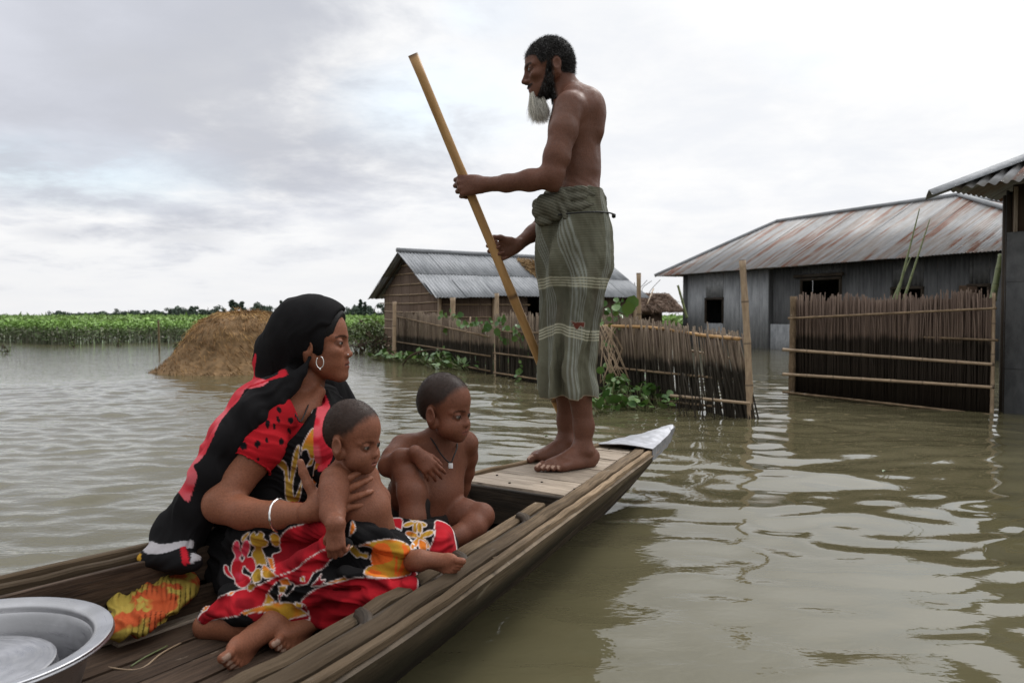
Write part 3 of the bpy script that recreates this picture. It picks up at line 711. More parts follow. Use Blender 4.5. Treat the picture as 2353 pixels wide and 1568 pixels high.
# ================================================================ boat
TIP = np.array((.79, 3.96)); BACK = np.array((-.5225, -.8526)); PERP = np.array((.8526, -.5225))
def bo(s, wv, z): q = TIP + BACK * s + PERP * wv; return np.array((q[0], q[1], z))
_s = [0, .25, .5, 1.05, 1.45, 2.05, 2.65, 3.4, 4.3, 5.1, 5.8, 6.3]; _w = [.012, .068, .118, .205, .27, .365, .455, .53, .53, .43, .24, .03]
_z = [.266, .256, .251, .248, .248, .248, .248, .25, .27, .31, .37, .43]; _kz = [.25, .13, .06, -.06, -.11, -.14, -.15, -.15, -.14, -.08, .10, .38]
W_ = lambda s: np.interp(s, _s, _w); ZR = lambda s: np.interp(s, _s, _z); KZ = lambda s: np.interp(s, _s, _kz)
BOAT = empty('boat', bo(3, 0, -.12), 'long weathered wooden country boat carrying the family through the flood', 'boat')
ss = np.linspace(0.02, 6.28, 80)
def hullpt(s, q, side, inset=0.):
    """q 0 rim .. 1 keel"""
    wv = W_(s); zr = ZR(s) - .012; kz = KZ(s)
    ww = wv * (1 - .30 * q - .25 * q ** 2 - .45 * max(0, q - .75) / .25) if q < .999 else 0
    if side > 0: kz = max(zr - wv / .80, -.16); ww = max(wv - .80 * (zr - kz) * q, 0) if q < .999 else 0
    return bo(s, side * max(ww - inset - .008, 0.0), zr + (kz - zr) * q + inset * .6)
for side in (1, -1):
    for a, b_ in (((0, .30), (.30, .58), (.58, .80), (.80, 1.0)) if side < 0 else ((0, .42), (.42, .70), (.70, 1.0))):
        A = np.array([[hullpt(s, a + (b_ - a - .012) * t, side, .0 if a == 0 else .003) for t in (0, .5, 1)] for s in ss])
        if side < 0: A = A[:, ::-1]
        V, F = sheet(A[:, ::-1], .018)
        ll = np.repeat(ss, 3); uv = np.stack((np.tile([0, .06, .12], len(ss)) + a, ll), 1); uv = np.concatenate((uv, uv)) + RNG.uniform(0, 9, 2)
        mk('hull_strake', V, F, M_SIDE if side > 0 and a == 0 else M_HULL, BOAT, uv=uv, smooth=False)
    def rail(name, inset, zoff, wd, th, s0, s1, mat, wob=.002):
        sv = np.arange(s0, s1, .16); p = [bo(s, side * max(W_(s) - inset, .004), ZR(s) + zoff) for s in sv]
        board(name, p, wd, th, mat, BOAT, wob=wob, n=len(p) * 2)
    if side > 0:
        rail('outer_rail', .010, -.008, .022, .020, .34, 6.1, M_RAIL)
        rail('inner_rail', .054, -.010, .046, .030, .42, 6.0, M_RAIL, .0025)
        rail('stringer', .150, -.034, .040, .026, 1.56, 5.9, M_RAIL, .003)
    else:
        rail('outer_rail', .008, -.014, .020, .044, .34, 6.1, M_RAIL)
        rail('inner_rail', .048, -.020, .026, .040, 1.50, 6.0, M_RAIL, .003)
    # pole lashed along the inside
    for q0, q1 in ((1.60, 2.62), (2.60, 4.4)):
        continue
        sv = np.arange(q0, q1, .15); tube('side_pole', [bo(s, side * (W_(s) - .125), ZR(s) - .055 + .006 * math.sin(s * 9)) for s in sv], .019, M_RAIL, BOAT, wob=.002)
    for s in np.arange(1.75, 5.4, .42):
        if side < 0: continue
        wv = W_(s); p = [bo(s, side * (wv - .145), ZR(s) - .022), bo(s + .02, side * (wv - .11), ZR(s) - .022), bo(s + .05, side * (wv - .085), ZR(s) - .03)]
        tube('knee', p, .016, M_DARKW, BOAT)
    # inner planking
    sv = np.arange(1.5, 5.9, .2)
    for z0, ins in ((.205, .09), (.115, .135)) if side < 0 else ((.19, .095),):
        p = [bo(s, side * (W_(s) * .985 - ins), min(z0, ZR(s) - .05)) for s in sv]
        V, F, UV = sweep(catmull(p, 40), rect(.014, .085), (0, 0, 1)); mk('side_plank', V, F, M_DARKW if side > 0 else M_FLOORW, BOAT, uv=UV + RNG.uniform(0, 9, 2), smooth=False)
# fore deck planks laid across
cuts = [.56, .655, .83, 1.045, 1.29, 1.485]
for a, b_ in zip(cuts[:-1], cuts[1:]):
    g = .0035; wa, wb = W_(a) - .085, W_(b_) - .085
    sk = .012; n = 7
    A = np.array([[bo(a + g + (b_ - a - 2 * g) * t + sk * u, ((wa + (wb - wa) * t) * (u + 1) - (W_(a + (b_ - a) * t) - .022) * (1 - u)) / 2 if n < 0 else ((wa + (wb - wa) * t) * u if u > 0 else (W_(a + (b_ - a) * t) - .022) * u), ZR(a) - .004 + RNG.uniform(-.0012, .0012)) for u in np.linspace(-1, 1, n)] for t in (0, .33, .66, 1)])
    V, F = sheet(A, .022)
    uv = np.stack((np.repeat([0, .33, .66, 1], n) * (b_ - a), np.tile(np.linspace(0, 2 * wb, n), 4)), 1); uv = np.concatenate((uv, uv)) + RNG.uniform(0, 30, 2)
    if F.size and np.cross(V[F[0, 1]] - V[F[0, 0]], V[F[0, 2]] - V[F[0, 0]])[2] < 0: pass
    mk('deck_plank', V, F, M_DECK, BOAT, uv=uv, smooth=False)
# nail heads on the deck
for s, wv in ((.60, .04), (.62, -.05), (.87, .11), (.87, -.11), (1.10, -.14), (1.34, -.17), (1.40, .18), (1.36, .03), (1.43, -.06)):
    V, F, UV = sweep(np.array([bo(s, wv, ZR(s) - .004), bo(s, wv, ZR(s) - .0005)]), circ(.0045, 8), (0, 1, 0)); mk('nail', V, F, M_DARKW, BOAT, uv=UV)
board('bulkhead', [bo(1.497, -W_(1.5) + .09, .178), bo(1.507, W_(1.5) - .09, .178)], .018, .125, M_DARKW, BOAT, wob=.001)
# metal cap folded over the tip
sv = np.linspace(-.015, .575, 14)
A = []
for s in sv:
    wv = max(W_(max(s, 0)) + .006, .014); z = ZR(max(s, 0)) + .013; dz = .055 * min(1, (s + .02) / .2 + .4)
    A.append([bo(s, -wv, z - dz), bo(s, -wv, z - .004), bo(s, -wv * .5, z + .006), bo(s, 0, z + .009), bo(s, wv * .5, z + .006), bo(s, wv, z - .004), bo(s, wv, z - dz)])
A = np.array(A); A += RNG.uniform(-.0025, .0025, A.shape); A[-1, :, 2] += .001
A[-1, 2:5, :2] += BACK * .03
V, F = sheet(A, .003); mk('bow_cap', V, F, M_CAP, BOAT, smooth=False)
# floor planks running lengthwise
nfl = 7
for i in range(nfl):
    w0 = -1 + 2 * i / nfl; w1 = -1 + 2 * (i + 1) / nfl; zf = .072 + RNG.uniform(-.004, .004); nearh = lambda s: max(W_(s) - .152, .04)
    for q0, q1 in ((1.52, 3.9), (3.91, 5.6)):
        sv = np.linspace(q0, q1, 14); hw = np.array([max(W_(s) - .10, .05) for s in sv])
        lw_ = lambda s, h, u: (-h + (u + 1) / 2 * (h + nearh(s)))
        A = np.array([[bo(s, lw_(s, h, w0) + .004, zf), bo(s, lw_(s, h, (w0 + w1) / 2), zf + .002), bo(s, lw_(s, h, w1) - .004, zf)] for s, h in zip(sv, hw)])
        V, F = sheet(A, -.02); uv = np.stack((np.tile([0, .07, .14], 14), np.repeat(sv, 3)), 1); uv = np.concatenate((uv, uv)) + RNG.uniform(0, 30, 2)
        mk('floor_plank', V, F, M_FLOORW, BOAT, uv=uv, smooth=False)
# loose boards by the deck, cross beams on the far side
board('loose_board', [bo(1.60, -.20, .135), bo(1.93, .09, .112)], .07, .022, M_DECK, BOAT, wob=.001)
board('loose_board', [bo(1.72, -.03, .098), bo(2.05, .2, .098)], .10, .016, M_FLOORW, BOAT, wob=.001)
board('cross_board', [G(228, 1300, .20) , G(330, 1280, .20)], .09, .03, M_DECK, BOAT, up=(0, .35, 1))
board('far_side_board', [bo(4.1, -.43, .10), bo(2.62, -.33, .10)], .085, .016, M_DECK, BOAT)
board('far_side_board', [bo(2.75, -.30, .088), bo(1.9, -.24, .092)], .06, .016, M_DECK, BOAT)
for k in range(5): board('spacer_block', [bo(2.4 + .33 * k, -W_(2.4 + .33 * k) + .016, ZR(2.6) - .05), bo(2.46 + .33 * k, -W_(2.46 + .33 * k) + .016, ZR(2.6) - .05)], .03, .03, M_DECK, BOAT)
# ================================================================ tin sheets / roofs
def corr_grid(fn, width, length, wl=.076, amp=.009, nv=2, per=6):
    """fn(a,t)->(point, normal) a in [0,width]; returns sheet V,F,UV"""
    nu = max(4, int(width / wl * per)); us = np.linspace(0, width, nu); ts = np.linspace(0, 1, nv)
    A = np.array([[fn(a, t) for t in ts] for a in us])
    du = np.gradient(A, axis=0); dv = np.gradient(A, axis=1); Nn = np.cross(du, dv); Nn /= np.linalg.norm(Nn, axis=2)[..., None] + 1e-9
    A = A + Nn * (amp * np.sin(us / wl * 2 * math.pi))[:, None, None]
    V, F = sheet(A, .002); uv = np.stack((np.repeat(us, nv), np.tile(ts * length, nu)), 1)
    return V, F, np.concatenate((uv, uv)) + RNG.uniform(0, 40, 2)
def slope(parent, mat, E0, E1, R0, R1, w_=.8, wl=.076, amp=.009, rows=1, name='roof_sheet', jit=.02, per=6, lift=0.0):
    E0, E1, R0, R1 = [np.asarray(v, float) for v in (E0, E1, R0, R1)]
    e = nrm(E1 - E0); Lg = np.linalg.norm(E1 - E0); rm = (R0 + R1) / 2
    up = rm - E0; up = up - e * (up @ e); SL = np.linalg.norm(up); up = up / SL
    a0 = (R0 - E0) @ e; a1 = (R1 - E0) @ e; nn = np.cross(e, up); nn = nn if nn[2] > 0 else -nn
    nsh = max(1, int(round(Lg / w_)))
    for i in range(nsh):
        s0, s1 = Lg * i / nsh, Lg * (i + 1) / nsh + .03 * (i < nsh - 1)
        for r in range(rows):
            j = RNG.uniform(0, jit)
            def fn(a, t):
                a = a + s0; T = SL
                if a < a0 and a0 > 1e-3: T = min(T, SL * a / a0)
                if a > a1 and Lg - a1 > 1e-3: T = min(T, SL * max(Lg - a, 0) / (Lg - a1))
                lo = SL * r / rows - (.05 if r else -j * 1.0); hi = SL * (r + 1) / rows
                lo = min(lo, T); hi = min(hi, T)
                return E0 + e * a + up * (lo + (hi - lo) * t) + nn * (.006 * (i % 2) + .008 * r + lift)
            V, F, UV = corr_grid(fn, s1 - s0, SL / rows, wl, amp, 2, per); mk(name, V, F, mat, parent, uv=UV)
def wallgrid(parent, mat, A, B, z0, ztop, openings=(), w_=.75, wl=.10, amp=.013, name='wall_sheet', per=6):
    """vertical sheets from A to B (xy); ztop float or function(t); openings (t0,t1,z0,z1) with t in metres"""
    A = np.asarray(A, float); B = np.asarray(B, float); Lg = np.linalg.norm(B - A); e = (B - A) / Lg
    cutsx = sorted(set([0, Lg] + [o for op in openings for o in op[:2]] + list(np.arange(w_, Lg - .2, w_))))
    zt = ztop if callable(ztop) else (lambda t: ztop)
    for s0, s1 in zip(cutsx[:-1], cutsx[1:]):
        if s1 - s0 < .02: continue
        m_ = (s0 + s1) / 2; segs = [(z0, None)]
        for op in openings:
            if op[0] - .001 <= m_ <= op[1] + .001: segs = [(z0, op[2]), (op[3], None)]
        off = RNG.uniform(0, .004)
        for za, zb in segs:
            if zb is not None and zb - za < .03: continue
            def fn(a, t):
                top = zt(s0 + a) if zb is None else zb; q = A + e * (s0 + a); n_ = np.array((-e[1], e[0]))
                return np.array((q[0] + n_[0] * off, q[1] + n_[1] * off, za + (top - za) * t))
            V, F, UV = corr_grid(fn, s1 - s0, 2., wl, amp, 2, per); mk(name, V, F, mat, parent, uv=UV)
def xy(px, line):
    """parameter (metres from A) where the sight line px crosses the ground line A-B"""
    A, B = [np.asarray(v, float) for v in line]; e = (B - A) / np.linalg.norm(B - A); k = (px - 1176) / FOC
    return (k * A[1] - A[0]) / (e[0] - k * e[1])
# ---- big tin house
HA = np.array((5.0, 23.0)); HE = nrm(np.array((4.04, -8.3))); HP = np.array((.899, .438)); HL = 10.2; HW = 5.0
hb = lambda a, b, z: np.array((*(HA + HE * a + HP * b), z))
BIG = empty('tin_house', hb(5, 2.5, 0), 'long grey corrugated tin house with rust-streaked hipped roof behind the reed fence', 'house')
OV = .32; ze = 2.0
e0, e1 = hb(-1.05, -OV, ze), hb(HL + 1.0, -OV, ze); g0, g1 = hb(-1.05, HW + OV, ze), hb(HL + 1.0, HW + OV, ze)
r0, r1 = hb(1.0, 2.5, 3.55), hb(6.6, 2.5, 3.55)
slope(BIG, M_TINR, e0, e1, r0, r1, .8, rows=1); slope(BIG, M_TINR, g1, g0, r1, r0, .8, per=4)
slope(BIG, M_TINR, g0, e0, r0, r0, .8, per=4); slope(BIG, M_TINR, e1, g1, r1, r1, .8, per=4)
for a, b_ in ((r0, r1), (e0, r0), (e1, r1), (g0, r0), (g1, r1)):
    tube('ridge_cap', [a + (0, 0, .02), (a + b_) / 2 + (0, 0, .03), b_ + (0, 0, .02)], .055, M_TINH, BIG, seg=6)
fl = (HA, HA + HE * HL)
tp = lambda px: float(xy(px, fl))
zz = lambda px, y: float(P(px, y, (HA + HE * tp(px))[1])[2])
s_step = tp(1765)
ops1 = [(tp(1621), tp(1661), zz(1640, 742), zz(1640, 686))]
def wall_on(parent, mat, a0, a1, b, z0, z1, ops=(), **k): wallgrid(parent, mat, HA + HE * a0 + HP * b, HA + HE * a1 + HP * b, z0, z1, [(o[0] - a0, o[1] - a0, o[2], o[3]) for o in ops], **k)
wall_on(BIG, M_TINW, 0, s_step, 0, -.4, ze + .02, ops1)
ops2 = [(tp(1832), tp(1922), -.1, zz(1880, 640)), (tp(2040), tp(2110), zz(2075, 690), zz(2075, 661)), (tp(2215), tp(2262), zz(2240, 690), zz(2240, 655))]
wall_on(BIG, M_TIND, s_step + .02, HL, .12, -.4, ze + .02, ops2)  # darker tin puts the shade of the porch recess into the wall colour
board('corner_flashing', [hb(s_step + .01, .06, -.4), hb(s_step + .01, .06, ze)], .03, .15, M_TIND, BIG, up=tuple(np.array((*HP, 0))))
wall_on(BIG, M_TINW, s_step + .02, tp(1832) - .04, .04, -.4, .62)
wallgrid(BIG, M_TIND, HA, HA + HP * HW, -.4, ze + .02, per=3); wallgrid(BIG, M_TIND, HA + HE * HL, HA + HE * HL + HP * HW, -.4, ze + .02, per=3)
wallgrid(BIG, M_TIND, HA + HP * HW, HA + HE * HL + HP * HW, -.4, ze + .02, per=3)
V, F, UV = sweep(np.array([hb(.09, -.03, -.4), hb(.09, -.03, ze)]), rect(.2, .03), (0, 1, 0)); mk('corner_flashing', V, F, M_TIND, BIG, uv=UV)
for (t0, t1, za, zb), b in [(ops1[0], -.012), (ops2[0], .10), (ops2[1], .10), (ops2[2], .10)]:
    fr = board('window_frame' if za > 0 else 'door_frame', [hb(t0 - .03, b, zb), hb(t1 + .03, b, zb)], .05, .06, M_DARKW, BIG)
    for tt in (t0, t1): board('window_frame' if za > 0 else 'door_frame', [hb(tt, b, max(za, -.2)), hb(tt, b, zb - .035)], .06, .05, M_DARKW, BIG, up=(0, 1, 0))
board('door_lintel', [hb(tp(1818), .06, zz(1870, 632)), hb(tp(1930), .06, zz(1870, 632))], .05, .07, M_DARKW, BIG)
board('window_shutter', [hb(tp(2195), .09, zz(2200, 672)), hb(tp(2236), .09, zz(2200, 672))], .03, .28, M_FLOORW, BIG)
mkf = np.array([hb(0, 0, -.2), hb(HL, 0, -.2), hb(HL, HW, -.2), hb(0, HW, -.2)])
# ---- reed hut with the grey tin roof
UA = np.array((-1.449, 15.5)); UE = np.array((.843, .538)); UP = np.array((-.538, .843)); UL = 5.0; UW = 2.55
ub = lambda a, b, z: np.array((*(UA + UE * a + UP * b), z))
HUT = empty('reed_hut', ub(2.5, 1.2, 0), 'reed-walled hut with grey tin gable roof behind the left fence', 'hut')
zE, zR_ = 1.34, 2.13
def ribbed(name, A, B, z0, ztop, parent, mat, openings=(), w_=.42): wallgrid(parent, mat, A, B, z0, ztop, openings, w_=w_, wl=.05, amp=.006, name=name, per=5)
ftop = lambda t: zE + (zR_ - zE) * (1 - abs(t - UW / 2) / (UW / 2)) - .02
dop = [(float(xy(1212, (UA, UA + UE))), float(xy(1243, (UA, UA + UE))), -.2, 1.30)]
ribbed('wall_panel', UA, UA + UE * UL, -.4, zE, HUT, M_REEDW, dop)
ribbed('wall_panel', UA, UA + UP * UW, -.4, ftop, HUT, M_REEDW)
ribbed('wall_panel', UA + UE * UL, UA + UE * UL + UP * UW, -.4, ftop, HUT, M_REEDW, w_=.85)
ribbed('wall_panel', UA + UP * UW, UA + UP * UW + UE * UL, -.4, zE, HUT, M_REEDW, w_=.85)
og = -.28
rA, rB = ub(og, UW / 2, zR_ + .03), ub(UL + .25, UW / 2, zR_ + .0)
sE = .12
eA, eB = ub(og, -.30, zE - sE), ub(UL + .25, -.30, zE - sE); fA, fB = ub(og, UW + .30, zE - sE - .04), ub(UL + .25, UW + .30, zE - sE)
slope(HUT, M_TINH, eA, eB, rA, rB, .72, rows=2, jit=.05); slope(HUT, M_TINH, fB, fA, rB, rA, .72, rows=2, jit=.06, per=4)
tube('ridge_cap', [rA + (0, 0, .02), (rA + rB) / 2 + (0, 0, .035), rB + (0, 0, .02)], .05, M_TINH, HUT, seg=6)
# extra sheet slipped down over the corner
xA = ub(og + .02, -.30, zE - sE); dn = nrm(eA - rA)
slope(HUT, M_TINH, eA + dn * .22 + np.array((0, 0, .02)), ub(og + 1.35, -.30, zE - sE) + dn * .20 + np.array((0, 0, .02)), eA - dn * .62 + np.array((0, 0, .03)), ub(og + 1.35, -.30, zE - sE) - dn * .45 + np.array((0, 0, .03)), .7, rows=1, jit=.05, lift=.03)
for z in (-.0, .17, .36, .55, .74, .92, 1.10, 1.28):
    tube('bamboo_strip', [ub(-.012, -.02, z), ub(-.022, UW * .5, z - .015), ub(-.012, UW + (.0 if z < 1.0 else .22), z + .01)], .013, M_BAMBOOD, HUT, seg=6)
for z, q in ((1.48, .30), (1.70, .62), (1.88, .88)):
    tube('bamboo_strip', [ub(-.02, q, z), ub(-.02, UW - q, z)], .012, M_BAMBOOD, HUT, seg=6)
for z in (.55, .80, 1.05): tube('bamboo_strip', [ub(.1, -.02, z), ub(2.0, -.025, z + .01), ub(dop[0][0], -.02, z)], .011, M_BAMBOOD, HUT, seg=6)
for a in (.02, 1.25, 2.5, UL): tube('wall_post', [ub(a, -.05, -.4), ub(a, -.05, zE)], .04, M_BAMBOOD, HUT)
tube('rafter', [ub(-.1, -.22, zE - .10), ub(-.1, UW / 2, zR_ - .03)], .03, M_DARKW, HUT); tube('rafter', [ub(-.1, UW + .22, zE - .12), ub(-.1, UW / 2, zR_ - .03)], .03, M_DARKW, HUT)
# thatch patches on the roof
def thatch(parent, c, e, u, n, a, b, cnt):
    rt = c + e * RNG.uniform(-a, a, (cnt, 1)) + u * RNG.uniform(-b, b, (cnt, 1)) * (1 - .4 * RNG.rand(cnt, 1)) + n * RNG.uniform(.01, .05, (cnt, 1))
    cc = np.array((.30, .20, .10)) * RNG.uniform(.7, 1.3, (cnt, 1)); d = -u + RNG.normal(size=(cnt, 3)) * .2
    return strands('thatch', rt, d, RNG.uniform(.12, .3, cnt), .018, M_STRAW, parent, cc, seg=1, bend=.0, jit=.2)
ru = nrm(rA - eA); rn = np.cross(np.array((*UE, 0)), ru); rn = rn if rn[2] > 0 else -rn
for q, a in ((3.0, .45), (3.75, .42)): thatch(HUT, ub(q, UW / 2 - .42, zR_ - .22), np.array((*UE, 0)), ru, rn, a, .42, 1700)
# ---- low thatched hut between the two
TA = np.array((2.15, 21.2)); TE = nrm(np.array((1, .12))); TPp = np.array((-TE[1], TE[0])); tb = lambda a, b, z: np.array((*(TA + TE * a + TPp * b), z))
TH = empty('thatched_hut', tb(1.3, 1, 0), 'low hut with brown thatched roof seen between the reed hut and tin house', 'hut')
ribbed('wall_panel', TA, TA + TE * 1.9, -.4, 1.02, TH, M_REEDW, [(1.15, 1.6, .3, .86)])
ribbed('wall_panel', TA, TA + TPp * 2, -.4, 1.02, TH, M_REEDW); ribbed('wall_panel', TA + TE * 1.9, TA + TE * 1.9 + TPp * 2, -.4, 1.02, TH, M_REEDW); ribbed('wall_panel', TA + TPp * 2, TA + TPp * 2 + TE * 1.9, -.4, 1.02, TH, M_REEDW, w_=.9)
A_ = np.array([[tb(-.35 + 2.75 * i / 24, -.3 + 1.3 * j / 8, .98 + .48 * (j / 8) ** .85 + RNG.uniform(-.015, .015)) for j in range(9)] for i in range(25)])
V, F = sheet(A_, .07); mk('thatch_roof', V, F, M_REEDW, TH, uv=V[:, :2] * 1.0)
A_ = np.array([[tb(-.35 + 2.75 * i / 24, 2.3 - 1.3 * j / 8, .98 + .48 * (j / 8) ** .85 + RNG.uniform(-.015, .015)) for j in range(9)] for i in range(25)])
V, F = sheet(A_[:, ::-1], .07); mk('thatch_roof', V, F, M_REEDW, TH, uv=V[:, :2] * 1.0)
cnt = 2600; rt = np.array([tb(-.3 + 2.6 * a, -.3 + 1.3 * b, 1.0 + .48 * b ** .85) for a, b in RNG.rand(cnt, 2)]); strands('straw', rt, np.tile((.1, -.8, -.35), (cnt, 1)), .25, .02, M_STRAW, TH, np.array((.19, .13, .095)) * RNG.uniform(.6, 1.3, (cnt, 1)), seg=1, bend=0, jit=.25)
for a in (.1, .8, 1.4): tube('roof_stick', [tb(a, -.3, 1.14), tb(a + .5, .8, 1.58)], .02, M_BAMBOOD, TH, seg=6)
for k in range(7): tube('twig', [tb(.8 + .17 * k, 1.0, 1.45), tb(.9 + .17 * k + RNG.uniform(-.2, .2), 1.0, 1.62), tb(1.0 + .17 * k + RNG.uniform(-.3, .3), 1.0, 1.75 + RNG.uniform(-.1, .1))], .008, M_DARKW, TH, seg=4)
# ---- tin shed at the right edge
T0 = np.array((3.68, 6.87)); DS = np.array((.825, .565)); DF = np.array((.565, -.826))
SH = empty('tin_shed', (*(T0 + DS * 1.5 + DF * 1.2), 0), 'dark tin shed with overhanging corrugated eaves at the right edge', 'shed')
sb = lambda a, b, z: np.array((*(T0 + DF * a + DS * b), z))
ez = 1.90; pk = sb(2.2, 1.75, 2.95); pk2 = sb(2.4, 1.75, 2.95)
slope(SH, M_TINR, sb(0, 0, ez), sb(4.6, 0, ez), pk, pk2, .8, rows=1, per=8, wl=.09, amp=.014)
slope(SH, M_TINR, sb(0, 3.5, ez), sb(0, 0, ez), pk, pk, .8, rows=1, wl=.09, amp=.014)
slope(SH, M_TINR, sb(4.6, 3.5, ez), sb(0, 3.5, ez), pk2, pk, .8, per=4); slope(SH, M_TINR, sb(4.6, 0, ez), sb(4.6, 3.5, ez), pk2, pk2, .8, per=4)
hv = nrm(pk - sb(0, 0, ez)); sd_ = nrm(np.cross(hv, (0, 0, 1)))
A_ = np.array([[sb(0, 0, ez) - hv * .10 + hv * 3.0 * i / 10 + sd_ * q * (.15) + np.array((0, 0, .045 - .22 * abs(q) ** 1.4 * .3)) for q in (-1, -.5, 0, .5, 1)] for i in range(11)])
V, F = sheet(A_, .003); mk('hip_flashing', V, F, M_TINH, SH, uv=V[:, :2] * 3)
c0 = T0 + DS * .44 + DF * .33; c1 = T0 + DF * 4.2 + DS * .44; c2 = T0 + DS * 3.1 + DF * .30
wz = [-.35, .38, 1.12, 1.52]
for i in range(3):
    for j in range(4):
        p0 = c0 + DF * (.62 * j + .012); p1 = c0 + DF * (.62 * (j + 1) - .002)
        A_ = np.array([[np.array((*(p0 + (p1 - p0) * u), wz[i] + (wz[i + 1] + .02 - wz[i]) * t)) + np.array((*(-DS * (.004 * i + .004 * (j % 2) + RNG.uniform(0, .003))), 0)) for t in np.linspace(0, 1, 6)] for u in np.linspace(0, 1, 5)])
        V, F = sheet(A_, .002); mk('wall_sheet', V, F, M_TIND, SH, uv=np.concatenate([np.stack(np.meshgrid(np.linspace(0, 1, 5), np.linspace(0, 2, 6), indexing='ij'), -1).reshape(-1, 2)] * 2) + RNG.uniform(0, 9, 2), smooth=False)
for j in range(5):
    q = c0 + DF * (.62 * j + (.28 if j == 0 else 0)); board('batten', [(*(q - DS * .025), -.35), (*(q - DS * .025), 1.9)], .028, .02, M_RAIL, SH, up=(0, 1, 0))
q = c0; tube('corner_post', [(*(q + DS * .05), -.4), (*(q + DS * .05), 1.86)], .05, M_DARKW, SH)
A_ = np.array([[np.array((*(c0 + DF * (.05 + 2.4 * u)), 1.54 + .4 * t)) for t in (0, 1)] for u in np.linspace(0, 1, 5)]); V, F = sheet(A_, .01); mk('lattice_vent', V, F, M_FLOORW, SH, uv=V[:, :2] * 2)
for j in range(8): q = c0 + DF * (.08 + .13 * j) - DS * .01; board('vent_slat', [(*q, 1.54), (*q, 1.92)], .03, .012, M_DECK, SH, up=(0, 1, 0))
wallgrid(SH, M_TIND, c0, c2, -.35, 1.9); wallgrid(SH, M_TIND, c2, c2 + DF * 3.9, -.35, 1.9, per=3); wallgrid(SH, M_TIND, c1, c1 + DS * 2.7, -.35, 1.9, per=3)
# ================================================================ reed fences
def reed_mesh(mat, k, n=1, r=.0065, fray=.02):
    Vs, Fs, o = [], [], 0
    for i in range(n):
        ox, oy = (0, 0) if n == 1 else RNG.uniform(-.022, .022, 2) * (1, .5)
        ln = 1 - RNG.uniform(0, .06); p = np.array([(ox, oy, 0), (ox + RNG.uniform(-.008, .008), oy, .35), (ox + RNG.uniform(-.012, .012), oy, .7), (ox * .8 + RNG.uniform(-.01, .01), oy, ln)])
        V, F, _ = sweep(p, circ(r * RNG.uniform(.7, 1.2), 5), (0, 1, 0), [1, .95, .9, .7]); Vs.append(V); Fs += [tuple(q + o for q in f) for f in F]; o += len(V)
    me = mk('reed_proto', np.concatenate(Vs), Fs, mat, HUT); d = me.data; bpy.data.objects.remove(me); 
    off = -PO(HUT)
    co = np.empty(len(d.vertices) * 3, np.float32); d.vertices.foreach_get('co', co); co = co.reshape(-1, 3) - off; d.vertices.foreach_set('co', co.ravel().astype(np.float32)); d.update()
    return d
R1 = [reed_mesh(M_REED, i) for i in range(7)]; RF = [reed_mesh(M_REEDF, i, 1, .008) for i in range(7)]; RB = [reed_mesh(M_REEDF, i, 4, .009) for i in range(6)]
def put(name, data, parent, loc, lean=(0, 0), h=1.0, s=1.0, rzv=None):
    o = bpy.data.objects.new(name, data); COL.objects.link(o); o.parent = parent
    base = np.asarray(loc, float) - PO(parent); o.location = base
    z = nrm((lean[0], lean[1], 1)); q = Vector(z).to_track_quat('Z', 'Y'); o.rotation_mode = 'QUATERNION'; o.rotation_quaternion = q
    o.scale = (s, s, h); return o
def fence(label, A, B, n, protos, topf, name='reed', bot=-.35, leanf=None, clump=0., thick=.02, gapf=None, s=1.0):
    A = np.asarray(A, float); B = np.asarray(B, float)
    f = empty('reed_fence', (*((A + B) / 2), 0), label, 'fence', 'reed fences standing in the water')
    for i in range(n):
        t = (i + .5 + RNG.uniform(-.35, .35)) / n
        if gapf and RNG.rand() < gapf(t): continue
        q = A + (B - A) * t; nv = nrm(np.array((-(B - A)[1], (B - A)[0]))) * RNG.uniform(-thick, thick)
        ln = leanf(t) if leanf else 0; lx = RNG.normal() * (.018 if thick < .025 else .035); e = nrm(B - A)
        top = topf(t) + RNG.normal() * .015; h = top - bot
        ph = math.sin(t * n / 9.0 * 2 * math.pi) * clump
        base = q + nv + e * (ln + ph)
        put(name, protos[RNG.randint(len(protos))], f, (base[0], base[1], bot), (-(ln + ph) * e[0] / h + lx, -(ln + ph) * e[1] / h + RNG.normal() * .01), h, s)
    return f
FL0, FL1 = np.array((-2.50, 16.8)), np.array((-.28, 11.25))
fence('collapsing reed fence in front of the hut, overgrown with creepers', FL0, FL1, 150, RB, lambda t: .90 - .20 * smooth01(t, .35, 1) + .02 * math.sin(t * 40), 'reed_bundle', clump=.03, leanf=lambda t: .05 * t)
F1 = bpy.data.objects['reed_fence']
for za, zb in ((.84, .53), (.30, .26), (.07, .05)):
    tube('fence_rail', [(*(FL0 + (-.03, -.06)), za), (*((FL0 + FL1) / 2 + (-.03, -.06)), (za + zb) / 2), (*(FL1 + (-.03, -.06)), zb)], .013, M_RAIL, F1, seg=6)
FM0, FM1, FM2 = np.array((-.22, 11.0)), np.array((1.0, 8.38)), np.array((1.86, 6.52))
FM = fence('reed fence with creepers behind the standing man', FM0, FM1, 190, RF + RB[:2], lambda t: .88 - .02 * t, 'reed', clump=.02)
FR = fence('ragged brown reed fence leaning beside the tall bamboo post', FM1, FM2, 290, RF, lambda t: .87 - .12 * t, 'reed', leanf=lambda t: .04 + .26 * t ** 2, clump=.045, thick=.03, gapf=lambda t: .97 if .705 < t < .745 else .02, s=1.15)
